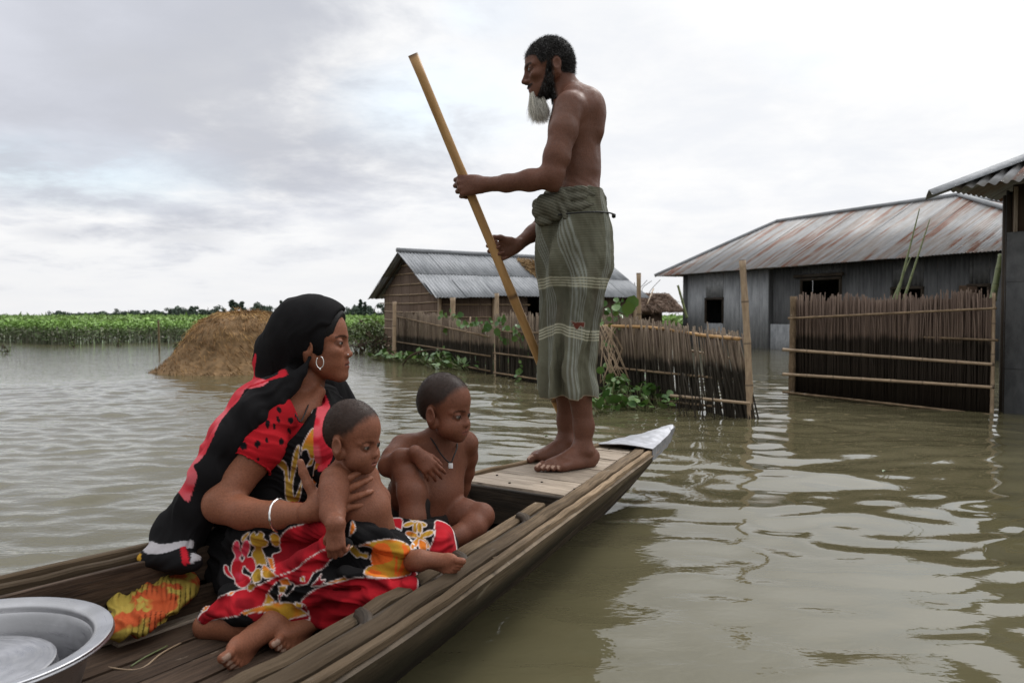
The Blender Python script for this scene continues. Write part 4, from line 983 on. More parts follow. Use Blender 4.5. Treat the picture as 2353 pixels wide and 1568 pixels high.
for o_, p_, q_, z_ in ((FM, FM0, FM1, ((.62, .62), (.32, .30), (.05, .06))), (FR, FM1, FM2, ((.30, .30), (.02, .06)))):
    for za, zb in z_: tube('fence_rail', [(*(p_ + (-.03, -.06)), za), (*((p_ + q_) / 2 + (-.03, -.06)), (za + zb) / 2), (*(q_ + (.0, .06)), zb)], .012, M_RAIL, o_, seg=6)
tube('fence_rail', [P(1376, 748, 8.3), P(1500, 752, 7.6), P(1600, 768, 7.0), P(1697, 778, 6.45)], .0155, M_BAMBOO, FR, seg=8)
tube('fence_rail', [P(1560, 800, 7.4), P(1640, 816, 7.0), P(1712, 829, 6.6)], .012, M_BAMBOOD, FR, seg=6)
tube('fence_rail', [P(1640, 765, 7.1), P(1706, 778, 6.6)], .011, M_BAMBOOD, FR, seg=6)
tube('fence_rail', [P(1540, 908, 6.75), P(1640, 918, 6.5), P(1722, 926, 6.35)], .0135, M_BAMBOOD, FR, seg=6)
for k in range(26):
    b_ = G(1560 + k * 6.6 + RNG.uniform(-4, 4), 955 + RNG.uniform(-10, 8)); tube('loose_reed', [b_ - (0, 0, .1), b_ + (RNG.uniform(-.12, .02), .05, RNG.uniform(.18, .5))], .0045, M_REEDF, FR, seg=4, kind=None)
# right-hand panel
RA_, RB_ = np.array((2.97, 8.42)), np.array((4.03, 6.72))
FP = fence('tall upright reed panel with bamboo rails before the tin house', RA_, RB_, 290, R1, lambda t: 1.03 + .02 * math.sin(t * 9) + .015 * math.sin(t * 23), 'reed', bot=-.02, thick=.012, s=1.25)
V = np.array([(*RA_, .0), (*RB_, .0), (*RB_, .96), (*RA_, .96)]); nn_ = np.array((DS[0], DS[1], 0)) * .02
A_ = np.array([[np.array((*(RA_ + (RB_ - RA_) * u), z)) + nn_ for z in (-.02, .5, .98)] for u in np.linspace(0, 1, 30)]); V, F = sheet(A_, .008); mk('reed_mat', V, F, M_REED, FP)
for (xa, ya), (xb, yb), r in (((1814, 731), (2288, 708), .012), ((1857, 763), (2292, 781), .012), ((1801, 802), (2282, 836), .016), ((1801, 858), (2282, 888), .016), ((1801, 899), (2273, 951), .012)):
    pa = P(xa, ya, 8.42); pb = P(xb, yb, 6.66); bamboo('fence_rail', pa + (-.03, -.05, 0), pb + (-.03, -.05, 0), r, M_BAMBOOD if 830 < yb < 900 else M_RAIL, FP, 7, bend=0.01)
# standing bamboo posts
def post(label, a, b, r, mat=M_BAMBOOD, nodes=5, name='bamboo_post', group='bamboo posts along the fences', **k):
    o = bamboo(name, a, b, r, mat, None, nodes, **k); return tag(o, label, 'post', group)
b_ = G(1728, 962); post('tall leaning bamboo post at the end of the ragged fence', b_ + (0, 0, -.4), P(1705, 597, 6.4), .031, nodes=5, bend=.012)
b_ = G(1470, 905); post('bamboo post rising just right of the standing man', b_ + (0, 0, -.4), P(1467, 627, 8.1), .026, nodes=4)
post('square-cut wooden post at the left end of the reed panel', P(1818, 920, 8.35), P(1822, 681, 8.35), .036, M_RAIL, 3)
post('thin bamboo post at the right end of the reed panel', P(2278, 955, 6.72), P(2283, 672, 6.72), .016, M_BAMBOOD, 4)
post('pale bamboo post at the left corner of the collapsing fence', G(905, 826) + (0, 0, -.3), P(906, 692, 15.0), .04, nodes=3)
post('thick bamboo post under the slipped roof sheet', P(1040, 860, 14.2), P(1040, 683, 14.2), .052, nodes=3)
post('bamboo post between roof eave and middle fence', P(1141, 880, 11.0), P(1141, 673, 11.0), .034, nodes=4)
post('thin bamboo stick above the middle of the collapsing fence', P(1080, 860, 12.5), P(1080, 727, 12.5), .014, nodes=3)
post('green bamboo stalk slanting up behind the panel, the taller one', P(2056, 700, 8.2), P(2112, 480, 8.3), .016, M_BAMBOOG, 6, 'bamboo_stalk', 'green bamboo stalks behind the panel', t1=.3)
post('green bamboo stalk slanting up behind the panel, the shorter one', P(2072, 700, 8.0), P(2136, 503, 8.1), .015, M_BAMBOOG, 6, 'bamboo_stalk', 'green bamboo stalks behind the panel', t1=.3)
post('green bamboo stalk crossing behind the two taller ones', P(2046, 700, 8.3), P(2092, 590, 8.4), .012, M_BAMBOOG, 5, 'bamboo_stalk', 'green bamboo stalks behind the panel', t1=.4)
post('thick green bamboo beside the tin shed wall', P(2280, 690, 7.4), P(2300, 585, 7.5), .03, M_BAMBOOG, 3, 'bamboo_stalk', 'green bamboo stalks behind the panel')
post('green stick leaning on the corner of the tin house', P(1578, 730, 12), P(1557, 655, 12), .02, M_BAMBOOG, 4, 'bamboo_stalk', 'green bamboo stalks behind the panel')
post('thin pale stick standing in open water left of the haystack', G(366, 800) + (0, 0, -.3), P(364, 737, 17.5), .022, nodes=3)
# ================================================================ haystack
def leafquads(c, n, su, sv, up=None):
    """random quads: centres c (n,3), sizes"""
    d1 = RNG.normal(size=(n, 3)); d1[:, 2] *= .7
    if up is not None: d1 = d1 * .6 + np.asarray(up)
    d1 /= np.linalg.norm(d1, axis=1)[:, None]; d2 = np.cross(d1, RNG.normal(size=(n, 3))); d2 /= np.linalg.norm(d2, axis=1)[:, None]
    su = np.broadcast_to(su, (n,))[:, None]; sv = np.broadcast_to(sv, (n,))[:, None]
    V = np.stack((c - d1 * su, c - d2 * sv, c + d1 * su, c + d2 * sv), 1).reshape(-1, 3)
    return V, np.arange(4 * n).reshape(-1, 4)
hc = np.array((-4.10, 12.3)); HAY = empty('haystack', (*hc, 0), 'rounded brown haystack standing in the floodwater', 'haystack')
prof = np.array([(1.56, -.25), (1.42, -.03), (1.28, .06), (1.13, .20), (.99, .37), (.86, .56), (.70, .71), (.48, .815), (.24, .850), (.02, .858)])
pr = catmull(prof, 40); nA = 120; th = np.linspace(0, 2 * math.pi, nA, endpoint=False)
Vh = []
for r, z in pr:
    for a in th:
        lob = 1 + .03 * math.sin(3 * a + 1) + .02 * math.sin(7 * a)
        Vh.append((hc[0] + r * lob * math.cos(a) * 1.0, hc[1] + r * lob * math.sin(a) * .95, z))
Vh = np.array(Vh); n_ = fbm(Vh * (7, 7, 3), 4)[:, None] - .5; Vh += n_ * .08 * nrm((0, 0, 1)) + (Vh - (*hc, .2)) * n_ * .07
Fh = np.array([(i * nA + j, i * nA + (j + 1) % nA, (i + 1) * nA + (j + 1) % nA, (i + 1) * nA + j) for i in range(39) for j in range(nA)])
colh = np.array((.20, .125, .062)) * (.6 + .8 * fbm(Vh * 9, 3))[:, None]
mk('mound', Vh, Fh, M_STRAW, HAY, col=colh)
cnt = 18000; i_ = RNG.randint(0, len(Vh) - nA * 2, cnt); rt = Vh[i_] + RNG.normal(size=(cnt, 3)) * .02; nv = rt - (*hc, .1); nv /= np.linalg.norm(nv, axis=1)[:, None]
tl = np.cross(nv, (0, 0, 1)); dn = np.cross(tl, nv); swirl = fbm(rt * (1.6, 1.6, 1.6), 2)[:, None] * 5 - 2.5
dd = -dn * -1 * np.sign(-1) * 1.0 + tl * swirl + nv * .06
hue = smooth01(fbm(rt * (3, 3, 3), 3), .3, .6)[:, None]
cc = (np.array((.40, .25, .105)) * hue + np.array((.22, .125, .055)) * (1 - hue)) * RNG.uniform(.55, 1.35, (cnt, 1)); wet = smooth01(rt[:, 2], -.02, .18)[:, None]; cc = cc * (.45 + .55 * wet)
tag(strands('straw', rt, dd / np.linalg.norm(dd, axis=1)[:, None], RNG.uniform(.05, .15, cnt), .011, M_STRAW, HAY, cc, seg=2, bend=.08, curl=.2, jit=.22), kind='stuff')
# ================================================================ field of leafy stalks
def crop():
    parts = []
    n = 70000; y = 24.5 + RNG.exponential(1.6, n); x = RNG.uniform(-24, 34, n)
    edge = 24.2 + smooth01(x, -12, -2) * 4.6 + .8 * np.sin(x * .6) + .5 * np.sin(x * 1.7 + 2); y = edge + RNG.exponential(1.1, n)
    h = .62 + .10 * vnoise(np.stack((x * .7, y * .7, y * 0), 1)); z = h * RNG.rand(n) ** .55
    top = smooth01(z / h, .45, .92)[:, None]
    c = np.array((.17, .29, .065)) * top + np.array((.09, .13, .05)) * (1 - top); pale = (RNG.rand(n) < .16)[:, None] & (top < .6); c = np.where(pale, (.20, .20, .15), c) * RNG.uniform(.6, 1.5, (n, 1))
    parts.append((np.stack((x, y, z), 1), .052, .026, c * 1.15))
    n = 40000; x = RNG.uniform(-75, 60, n); y = 27 + 90 * RNG.rand(n) ** 1.7; z = .55 + .14 * vnoise(np.stack((x * .5, y * .25, y * 0), 1)) + RNG.uniform(-.05, .05, n)
    c = np.array((.19, .31, .075)) * RNG.uniform(.65, 1.4, (n, 1)) * (.7 + .6 * vnoise(np.stack((x * .3, y * .12, y * 0), 1)))[:, None]
    s = .10 + (y - 27) * .0035; parts.append((np.stack((x, y, z), 1), s, s * .55, c))
    n = 9000; x = RNG.uniform(-300, 260, n); y = 110 + 190 * RNG.rand(n) ** 1.3; z = .35 + RNG.uniform(-.1, .25, n); parts.append((np.stack((x, y, z), 1), 1.1, .35, np.array((.15, .24, .06)) * RNG.uniform(.7, 1.3, (n, 1))))
    Vs, Fs, Cs, o = [], [], [], 0
    for c_, su, sv, col in parts:
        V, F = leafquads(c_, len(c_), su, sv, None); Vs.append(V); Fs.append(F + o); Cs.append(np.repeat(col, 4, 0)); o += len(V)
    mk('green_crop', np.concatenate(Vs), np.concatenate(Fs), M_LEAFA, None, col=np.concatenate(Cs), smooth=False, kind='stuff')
    n = 9000; x = RNG.uniform(-24, 34, n); y = 24.2 + smooth01(x, -12, -2) * 4.6 + .8 * np.sin(x * .6) + .5 * np.sin(x * 1.7 + 2) + RNG.exponential(.8, n)
    rt = np.stack((x, y, np.full(n, -.05)), 1); pale = RNG.rand(n, 1)
    o = strands('crop_stalks', rt, np.tile((0, 0, 1.), (n, 1)), RNG.uniform(.30, .58, n), .022, M_LEAFA, HAY, (np.array((.17, .17, .12)) * pale + np.array((.05, .07, .03)) * (1 - pale)), seg=1, bend=0, jit=.12)
    w_ = PO(o); o.parent = None; o.location = w_; o['kind'] = 'stuff'
crop()
# ================================================================ far trees
def tree(px, wpx, ypx, d, kind, label):
    base = P(px, 727, d); base[2] = 0; top = P(px, ypx, d)[2]; H_ = top; Wd = wpx * d / FOC
    t = empty('tree', base, label, 'tree', 'trees along the far horizon')
    tube('trunk', [base, base + (RNG.uniform(-.3, .3), 0, H_ * .45), base + (RNG.uniform(-.4, .4), 0, H_ * .85)], .16 + H_ * .02, M_DARKW, t, seg=6, taper=[1, .7, .3])
    ncl = 9 if kind != 'tall' else 8; cs, rs = [], []
    for k in range(ncl):
        if kind == 'tall': z = H_ * (.45 + .5 * k / ncl); cs.append(base + (RNG.normal() * Wd * .16, RNG.normal() * Wd * .2, z)); rs.append(Wd * RNG.uniform(.13, .26))
        else: cs.append(base + (RNG.uniform(-.5, .5) * Wd, RNG.uniform(-.4, .4) * Wd, H_ * RNG.uniform(.35, .86))); rs.append(min(H_ * .26, Wd * .3) * RNG.uniform(.7, 1.1))
    cs += [base + (RNG.uniform(-.6, .6) * Wd, 0, H_ * .25) for _ in range(3)]; rs += [H_ * .22] * 3; ncl += 3
    n = 1000; k = RNG.randint(0, ncl, n); v = RNG.normal(size=(n, 3)); v /= np.linalg.norm(v, axis=1)[:, None]; cs = np.array(cs); rs = np.array(rs)
    c = cs[k] + v * (rs[k] * RNG.rand(n) ** .4)[:, None] * (1, 1, .8); c[:, 2] = np.maximum(c[:, 2], .3)
    col = np.array((.050, .078, .052)) * RNG.uniform(.6, 1.35, (n, 1)) * np.repeat(1.0, n)[:, None]  # leaf colour paled to carry the haze of distance
    V, F = leafquads(c, n, H_ * .055, H_ * .04); mk('crown', V, F, M_LEAFA, t, col=np.repeat(col, 4, 0), smooth=False)
TR = [(20, 46, 728, 0), (60, 30, 725, 0), (122, 34, 716, 0), (165, 40, 717, 0), (205, 36, 719, 0), (245, 44, 722, 0), (297, 34, 711, 1), (330, 44, 715, 1), (372, 36, 717, 1), (410, 34, 708, 1), (442, 30, 712, 1), (478, 30, 704, 1), (512, 34, 709, 1), (538, 26, 690, 2), (553, 18, 694, 2), (575, 40, 708, 1), (604, 34, 696, 1), (630, 26, 706, 1), (646, 10, 690, 2), (668, 44, 712, 1), (720, 60, 712, 1), (775, 40, 704, 1), (803, 40, 708, 1), (828, 12, 688, 2), (838, 8, 694, 2), (862, 40, 702, 1), (885, 30, 696, 1), (915, 40, 706, 1), (960, 50, 708, 1)]
def wood_line():
    n = 15000; px = np.concatenate((RNG.uniform(120, 280, 2000), RNG.uniform(280, 1000, 13000))); d = 300 + RNG.uniform(-15, 15, n)
    hh = 1.2 + 3.4 * vnoise(np.stack((px / 17., px * 0, px * 0), 1)) ** 1.6 * (.45 + .55 * smooth01(px, 250, 480)); z = hh * RNG.rand(n) ** .8
    c = np.stack(((px - 1176) / FOC * d, d, z + .2), 1); V, F = leafquads(c, n, .55, .42); mk('distant_wood', V, F, M_LEAFA, None, col=np.repeat(np.array((.050, .078, .052)) * RNG.uniform(.6, 1.35, (n, 1)), 4, 0), smooth=False, kind='stuff')  # same paled leaf colour, with the distance haze in it
wood_line()
pos = ['at the far left edge of the horizon', 'near the left edge', 'rising alone at the left', 'left of the field gap', 'between the low left clumps', 'just before the horizon gap', 'right after the horizon gap', 'above the field left of the haystack', 'left of the haystack', 'just left of the haystack top', 'close by the haystack left side', 'over the haystack left shoulder', 'behind the haystack top', 'directly above the haystack', 'beside the airy tree over the haystack', 'over the haystack right shoulder', 'right of the haystack top', 'between haystack and headscarf', 'just left of the black headscarf', 'behind the headscarf left side', 'behind the woman head', 'right behind the woman forehead', 'just right of the woman face', 'rising above the gap before the hut', 'beside the thin tree before the hut', 'left of the reed hut roof', 'touching the reed hut eave', 'behind the reed hut left wall', 'behind the reed hut roof']
kd = ['low dark bushy tree ', 'dark rounded tree ', 'tall airy tree ']
for i, (px, wp, yp, k) in enumerate(TR): tree(px, wp * (1.7 if k < 2 else 1.1), yp - 3, 265 + 25 * math.sin(i * 2.1), 'tall' if k == 2 else 'round', kd[k] + pos[i])
def bush(name, label, c, rx_, rz_, n, leaf, col, cat='bush', twigs=6, group=None):
    t = empty(name, (c[0], c[1], 0 if c[2] < 1 else c[2] - rz_), label, cat, group)
    for k in range(twigs): tube('stem', [c + (RNG.uniform(-.3, .3) * rx_, RNG.uniform(-.3, .3) * rx_, -rz_), c + (RNG.uniform(-.6, .6) * rx_, RNG.uniform(-.5, .5) * rx_, 0), c + (RNG.uniform(-1, 1) * rx_, RNG.uniform(-.6, .6) * rx_, RNG.uniform(.3, 1) * rz_)], .009, M_FLOORW, t, seg=4)
    v = RNG.normal(size=(n, 3)); v /= np.linalg.norm(v, axis=1)[:, None]; p = c + v * RNG.rand(n, 1) ** .5 * (rx_, rx_ * .7, rz_); p[:, 2] = np.maximum(p[:, 2], .02)
    cc = np.array(col) * RNG.uniform(.5, 1.5, (n, 1)); V, F = leafquads(p, n, leaf, leaf * .55); tag(mk('leaves', V, F, M_LEAFA, t, col=np.repeat(cc, 4, 0), smooth=False), kind='stuff')
bush('small_tree', 'bright green treetop showing over the thatched hut roof', P(1418, 668, 27), .42, .30, 260, .07, (.12, .19, .04), 'tree')
bush('scrub', 'leafy scrub standing in water left of the reed hut', P(848, 770, 19), .50, .42, 900, .045, (.085, .12, .035), group='scrub in the water by the hut')
bush('scrub', 'bare twiggy scrub in the water beside the hut corner', P(872, 795, 16.5), .30, .34, 330, .035, (.07, .085, .035), twigs=22, group='scrub in the water by the hut')
bush('scrub', 'thin twigs in open water right of the woman face', P(820, 800, 17.5), .36, .2, 60, .03, (.06, .075, .035), twigs=16, group='scrub in the water by the hut')
for px, py, lb in ((272, 795, 'small drowned sprig sticking out left of the haystack'), (170, 797, 'drowned sprig in the middle of the open water at left'), (12, 812, 'drowned sprig at the left picture edge'), (405, 800, 'drowned sprig just left of the haystack foot')):
    g = G(px, py); bush('water_sprig', lb, g + (0, 0, .08), .12, .12, 26, .035, (.09, .12, .04), 'plant', 3, 'sprigs sticking out of the water')
# ================================================================ water hyacinth
def leafproto(kind):
    if kind == 0: pts = [(0, 0, 0), (.028, .012, .006), (.045, .042, .012), (.036, .075, .010), (0, .095, .0), (-.036, .075, .010), (-.045, .042, .012), (-.028, .012, .006)]; r = .5
    else: pts = [(0, 0, 0), (.016, .012, .004), (.030, .038, .009), (.022, .062, .006), (0, .088, -.006), (-.022, .062, .006), (-.030, .038, .009), (-.016, .012, .004)]
    pts = [(0, .045, -.004)] + pts; F = [(0, i, i % 8 + 1) for i in range(1, 9)]
    me = bpy.data.meshes.new('leaf'); me.from_pydata(pts, [], F); me.materials.append(M_LEAFH); [setattr(p, 'use_smooth', True) for p in me.polygons]; return me
_m = MB('hyacinth_leaf', .38, .5); _oi = _m.n('ShaderNodeObjectInfo'); _c = _m.mix(_oi.outputs['Random'], (.045, .115, .022), (.12, .21, .045)); _nn = _m.noise(_m.coord('Object', (40, 40, 40)), 1., 4, .6)
_c = _m.mix(_m.ramp(_nn, .55, .75, 0, .5), _c, (.13, .13, .04)); _m.base(_c); _m.bump(_nn, .3, .003); _m.b.inputs['Transmission Weight'].default_value = 0.0; M_LEAFH = _m.m
LP = [leafproto(0), leafproto(1)]
def hyacinth(c, n, spread, hgt, sc, label, group, kind=0):
    t = empty('water_hyacinth', (c[0], c[1], 0), label, 'plant', group)
    for k in range(n):
        a = RNG.uniform(0, 6.28); r = spread * RNG.rand() ** .6; b = np.array((c[0] + math.cos(a) * r * .4, c[1] + math.sin(a) * r * .4, -.01)); e = np.array((c[0] + math.cos(a) * r, c[1] + math.sin(a) * r * .7, hgt * RNG.uniform(.25, 1)))
        tube('stalk', [b, (b + e) / 2 + (0, 0, .015), e], .0045 * sc, M_BAMBOOG, t, seg=4, n=4)
        o = bpy.data.objects.new('leaf', LP[kind]); COL.objects.link(o); o.parent = t; o.location = e - PO(t); o.rotation_euler = (RNG.uniform(-.3, 1.2), RNG.uniform(-.5, .5), RNG.uniform(0, 6.28)); s = sc * RNG.uniform(.7, 1.25); o.scale = (s, s, s)
names = ['behind the man calves', 'right beside the man ankle', 'under the fence next to the lungi hem', 'in front of the leaning reeds', 'with one tall yellow-green leaf', 'in the middle of the fence clump', 'at the outer edge of the fence clump', 'spreading low below the reeds', 'at the right tip of the green clump', 'half hidden by the reeds', 'closest to the boat bow', 'floating low at the waterline']
for i, (px, py, h) in enumerate([(1385, 936, .24), (1402, 930, .30), (1425, 925, .22), (1450, 930, .20), (1412, 910, .34), (1470, 925, .22), (1495, 928, .17), (1440, 942, .10), (1520, 938, .12), (1455, 908, .28), (1400, 948, .08), (1480, 944, .07)]):
    hyacinth(G(px, py), 11, .17, h, .95, 'broad-leaved water hyacinth ' + names[i], 'water hyacinths at the near fence')
n2_ = ['at the left end of the far clump', 'next to the left end of the far clump', 'below the collapsing fence left part', 'below the curved dry branch', 'in the left half of the far clump', 'in the middle of the far clump', 'the tallest in the far clump', 'right of the tallest far plant', 'in the right half of the far clump', 'before the fence lower rail', 'near the right end of the far clump', 'at the right end of the far clump', 'floating ahead of the far clump', 'in front of the fence gap']
for i, px in enumerate([885, 905, 928, 945, 962, 980, 998, 1014, 1030, 1046, 1062, 1082, 1010, 1120]):
    hyacinth(G(px, 826 + (px - 885) * .12 + (6 if i == 12 else 0)), 16, .30, .22 if 3 < i < 9 else .12, 1.35, 'pale green water hyacinth ' + n2_[i], 'water hyacinths at the far fence', 1)
tag(tube('dry_branch', [G(925, 838), P(945, 815, 13), P(985, 803, 13), P(1020, 806, 13)], .012, M_FLOORW, None, seg=5), 'curved dry branch arching out of the far hyacinths', 'branch')
# ================================================================ creepers on the fences
def vine(label, pts, d, n, sc, col=None, name='creeper'):
    w_ = np.array([P(x, y, d if np.isscalar(d) else dd) for (x, y), dd in zip(pts, d if not np.isscalar(d) else [d] * len(pts))])
    t = empty(name, (w_[0][0], w_[0][1], 0), label, 'plant', 'creepers on the fences'); tube('stem', w_, .006 * sc, M_BAMBOOG, t, n=len(pts) * 4, seg=4, wob=.01)
    p = catmull(w_, 200)[RNG.randint(0, 200, n)] + RNG.normal(size=(n, 3)) * (.05, .02, .05)
    for k in range(n):
        o = bpy.data.objects.new('leaf', LP[0]); COL.objects.link(o); o.parent = t; o.location = p[k] - PO(t) + (0, -.05, 0); o.rotation_euler = (RNG.uniform(.6, 2.0), RNG.uniform(-.6, .6), RNG.uniform(-1.2, 1.2)); s = sc * RNG.uniform(.5, 1.2); o.scale = (s, s, s)
vine('leafy green creeper spilling over the collapsing fence top', [(1015, 725), (1050, 735), (1030, 760), (1040, 800)], 13.3, 34, .9)
vine('creeper with yellow-green leaves hanging at the fence gap', [(1062, 740), (1100, 750), (1128, 765), (1125, 800), (1135, 850)], 11.6, 40, .9)
vine('creeper with one big bright leaf beside the pole', [(1128, 745), (1145, 772), (1150, 790)], 10.7, 7, 1.2)
vine('dry creeper over the fence just left of the lungi', [(1140, 740), (1180, 760), (1200, 800), (1215, 850), (1185, 870)], 10.2, 40, .8)
vine('tangled creeper on the fence just right of the lungi', [(1385, 745), (1402, 715), (1430, 712), (1410, 760), (1395, 840)], 8.2, 30, .7)
vine('bright green leaf curling over the ragged fence top', [(1432, 712), (1445, 722)], 8.0, 3, 1.3)
for k in range(16): tube('dry_stem', [P(1385 + RNG.uniform(-8, 30), 745 + RNG.uniform(0, 20), 8.05), P(1390 + RNG.uniform(-10, 40), 800, 8.0), P(1380 + RNG.uniform(-10, 70), 880, 7.9)], .005, M_BAMBOOD, bpy.data.objects['creeper.004'], seg=4, n=5)
for i, (px, py, s) in enumerate(((1255, 1000, 1), (1720, 985, .6), (2035, 1080, .8))):
    g = G(px, py, .004); o = bpy.data.objects.new('floating_leaf', LP[1]); COL.objects.link(o); o.location = g; o.rotation_euler = (0, 0, i); o.scale = (.4 * s,) * 3
    tag(o, ['floating leaf scrap by the man feet', 'floating leaf scrap beyond the bow', 'dark floating leaf scrap before the reed panel'][i], 'leaf', 'scraps floating on the water')
# ================================================================ people
def scalp(L, kind):
    """0..1 mask of hair-bearing scalp in head coordinates"""
    x, y, z = L.T
    fx = [-14, -9, -5, -2.5, -1.2, .3, 1.6, 3.2, 4.6, 6.0, 7.4, 9]
    if kind == 'man': fz = [-3.8, -3.8, -3.6, -2.0, 1.4, 2.2, 1.0, .8, 4.0, 5.0, 5.2, 6.5]
    elif kind == 'woman': fz = [-7, -7, -6, -3, 0, 1.0, 1.5, 2.5, 5, 8.0, 9.4, 11]
    else: fz = [-5, -5, -4.5, -2.4, 1.6, 1.4, 1.8, 3.6, 6.0, 7.5, 8.6, 9.6]
    l = np.interp(x, fx, fz) + (fbm(L * .9, 3) - .5) * 1.6
    ear = (np.abs(y) > 6.7) & (((z + (.6 if kind in ('man', 'woman') else 1.9)) / (3.2 if kind == 'man' else 3.8)) ** 2 + ((x + (1.1 if kind != 'man' else 2.4)) / (1.9 if kind == 'man' else 2.3)) ** 2 < 1)
    return smooth01(z - l, -.55 if kind in ('man', 'woman') else -1.8, .75 if kind in ('man', 'woman') else 2.0) * (~ear) * smooth01(z, -9, -6)
def skin_cols(V, base, f, kind, nails=(), lips=(.20, .06, .045)):
    n = len(V); c = np.tile(np.asarray(base, float), (n, 1)); L = f.inv(V); v = fbm(V * 22, 3)[:, None]; c *= (.82 + .36 * v)
    c[:, 0] *= (1.02 + .12 * (fbm(V * 9 + 5, 2) - .5))
    near = (np.abs(L) < 16).all(1)
    fzz = 0 if kind in ('man', 'woman') else -1.7; mz = -5.9 if kind in ('man', 'woman') else -6.6; mx = 8.3 if kind in ('man', 'woman') else 7.7
    wd = {'man': 2.5, 'woman': 2.25, 'boy': 2.05, 'baby': 1.6}[kind]
    m = near & (L[:, 0] > mx - 2.0) & (np.abs(L[:, 1]) < wd) & (np.abs(L[:, 2] - mz) < 1.15 * (1 - (np.abs(L[:, 1]) / wd) ** 2 * .75)); c[m] = c[m] * .45 + np.array(lips) * .55
    m = near & (L[:, 0] > mx - 2.0) & (np.abs(L[:, 1]) < wd) & (np.abs(L[:, 2] - mz) < .16); c[m] *= .35
    for s in (1, -1):       # brows, lashes
        if kind != 'baby':
            by = (L[:, 1] * s); bz = 2.0 + fzz + .35 * np.sin((by - 1) / 4.2 * math.pi) - (.1 if kind != 'man' else .0)
            m = near & (L[:, 0] > 3.5) & (by > 1.0) & (by < 5.2) & (np.abs(L[:, 2] - bz) < (.42 if kind == 'man' else .28)); c[m] *= (.28 if kind != 'boy' else .5)
        else:
            by = (L[:, 1] * s); m = near & (L[:, 0] > 3.5) & (by > 1.2) & (by < 5.0) & (np.abs(L[:, 2] - (.1 + .3 * np.sin((by - 1) / 4.0 * math.pi))) < .32); c[m] *= .62
        q = (L[:, 0] > 5.8) & (np.abs(L[:, 1] * s - 3.3) < 1.75) & (np.abs(L[:, 2] - .30 - fzz) < .78) & near
        c[q] *= .60
    sc = scalp(L, kind) * near; sc2 = sc[:, None] * (1 if kind in ('man', 'woman') else .92); c = c * (1 - sc2) + np.array((.010, .0075, .007) if kind in ('man', 'woman') else (.017, .011, .008)) * sc2
    if kind == 'man':
        bd = near & (L[:, 2] < np.interp(L[:, 0], [-2, 0, 1.2, 2.4, 4, 6, 7.2, 8], [3, 3, 1.4, -2.8, -5.6, -9.0, -11, -12])) & (L[:, 0] > -.9) & (L[:, 2] > -12.5)
        mst = near & (L[:, 2] < -4.5) & (L[:, 2] > -5.3) & (L[:, 0] > 5.8) & (np.abs(L[:, 1]) < 3.2)
        c[bd] = c[bd] * .38 + np.array((.008, .007, .006)); c[mst] *= .75
    for t, R, r in nails:
        q = (V - t) @ R; m = (np.abs(q[:, 0]) < r * .75) & (np.abs(q[:, 1]) < r * .62) & (q[:, 2] > -r * .5) & (q[:, 2] < r * .8); c[m] = (.36, .23, .17)
    return c, L, sc
def body(owner, parts, h, fine, f, kind, base, nails=(), bounds=None):
    V, F = sdf_mesh(parts, h, fine, bounds); Nn = vnormals(V, F); V = V + Nn * ((fbm(V * 120, 2) - .5) * .0006)[:, None]
    if kind == 'man':
        m = smooth01(V[:, 2], 1.02, 1.12) * (1 - smooth01(V[:, 2], 1.26, 1.36)) * smooth01(V[:, 1], 3.08, 2.98) * smooth01(V[:, 0], .14, .18) * (V[:, 1] > 2.9)
        V = V + Nn * (m * .0022 * np.sin((V[:, 2] + .55 * V[:, 0]) * 2 * math.pi / .031))[:, None]
        V = V + Nn * ((fbm(V * 34, 3) - .45) * .0028)[:, None]
    c, L, sc = skin_cols(V, base, f, kind, nails); mk('body', V, F, M_SKIN, owner, col=c); return V, F, Nn, L, sc
def cloth(name, owner, parts, h, colf, fold=(0, 0, 1), freq=26, amp=.004, mat=None, floor=None, fine=((), (), ()), rel=1):
    V, F = sdf_mesh(parts, h, fine); V = relax(V, F, rel); Nn = vnormals(V, F)
    fd = nrm(fold); u = V @ fd; warp = fbm(V * (5, 5, 5), 3)
    g0 = fbm(np.stack((u * freq + warp * 6.0, (V @ nrm(np.cross(fd, (.3, .8, .1)))) * 3.2, (V @ nrm(np.cross(fd, (.8, -.3, .1)))) * 3.2), 1), 3)
    g = .5 * g0 + .5 * (1 - np.abs(2 * smooth01(g0, .22, .72) - 1)) * .9
    V = V + Nn * ((g - .48) * amp * 3.0)[:, None]
    if floor is not None: V[:, 2] = np.maximum(V[:, 2], floor + .004 * fbm(V * 30, 2))
    px = proj(V); col = colf(V, px); return mk(name, V, F, mat or M_CLOTH, owner, col=col)
# ---------------------------------------------------------------- the standing man
DECKZ = .2445
MAN = empty('person', (.27, 3.16, DECKZ), 'bare-chested bearded man in a checked lungi standing on the bow and poling', 'person')
d0 = 3.07
ft1, nl1 = foot(np.array((.275, 3.07, DECKZ + .075)), (-.806, -.56, 0), (0, 1, 0), 1.07)
ft2, nl2 = foot(np.array((.222, 3.265, DECKZ + .075)), (-.83, -.50, 0), (0, -1, 0), 1.04)
hf = Frame(P(1260, 160, 3.07), rotm((-1, -.05, -.19), (0, 0, 1)), 1.02)
UPF = rotm((-1, -.12, 0), (0, 0, 1))
hl, _ = hand(P(1111, 424, 2.948), (-1, .03, -.03), (0, -1, .12), -1, 1.0, ((62, 78, 45), (66, 80, 45), (70, 80, 45), (74, 82, 45)), (3, 1, -1, -4), [(.7, .45, -.75), (.8, .1, -.75), (.75, -.15, -.7)], .027)
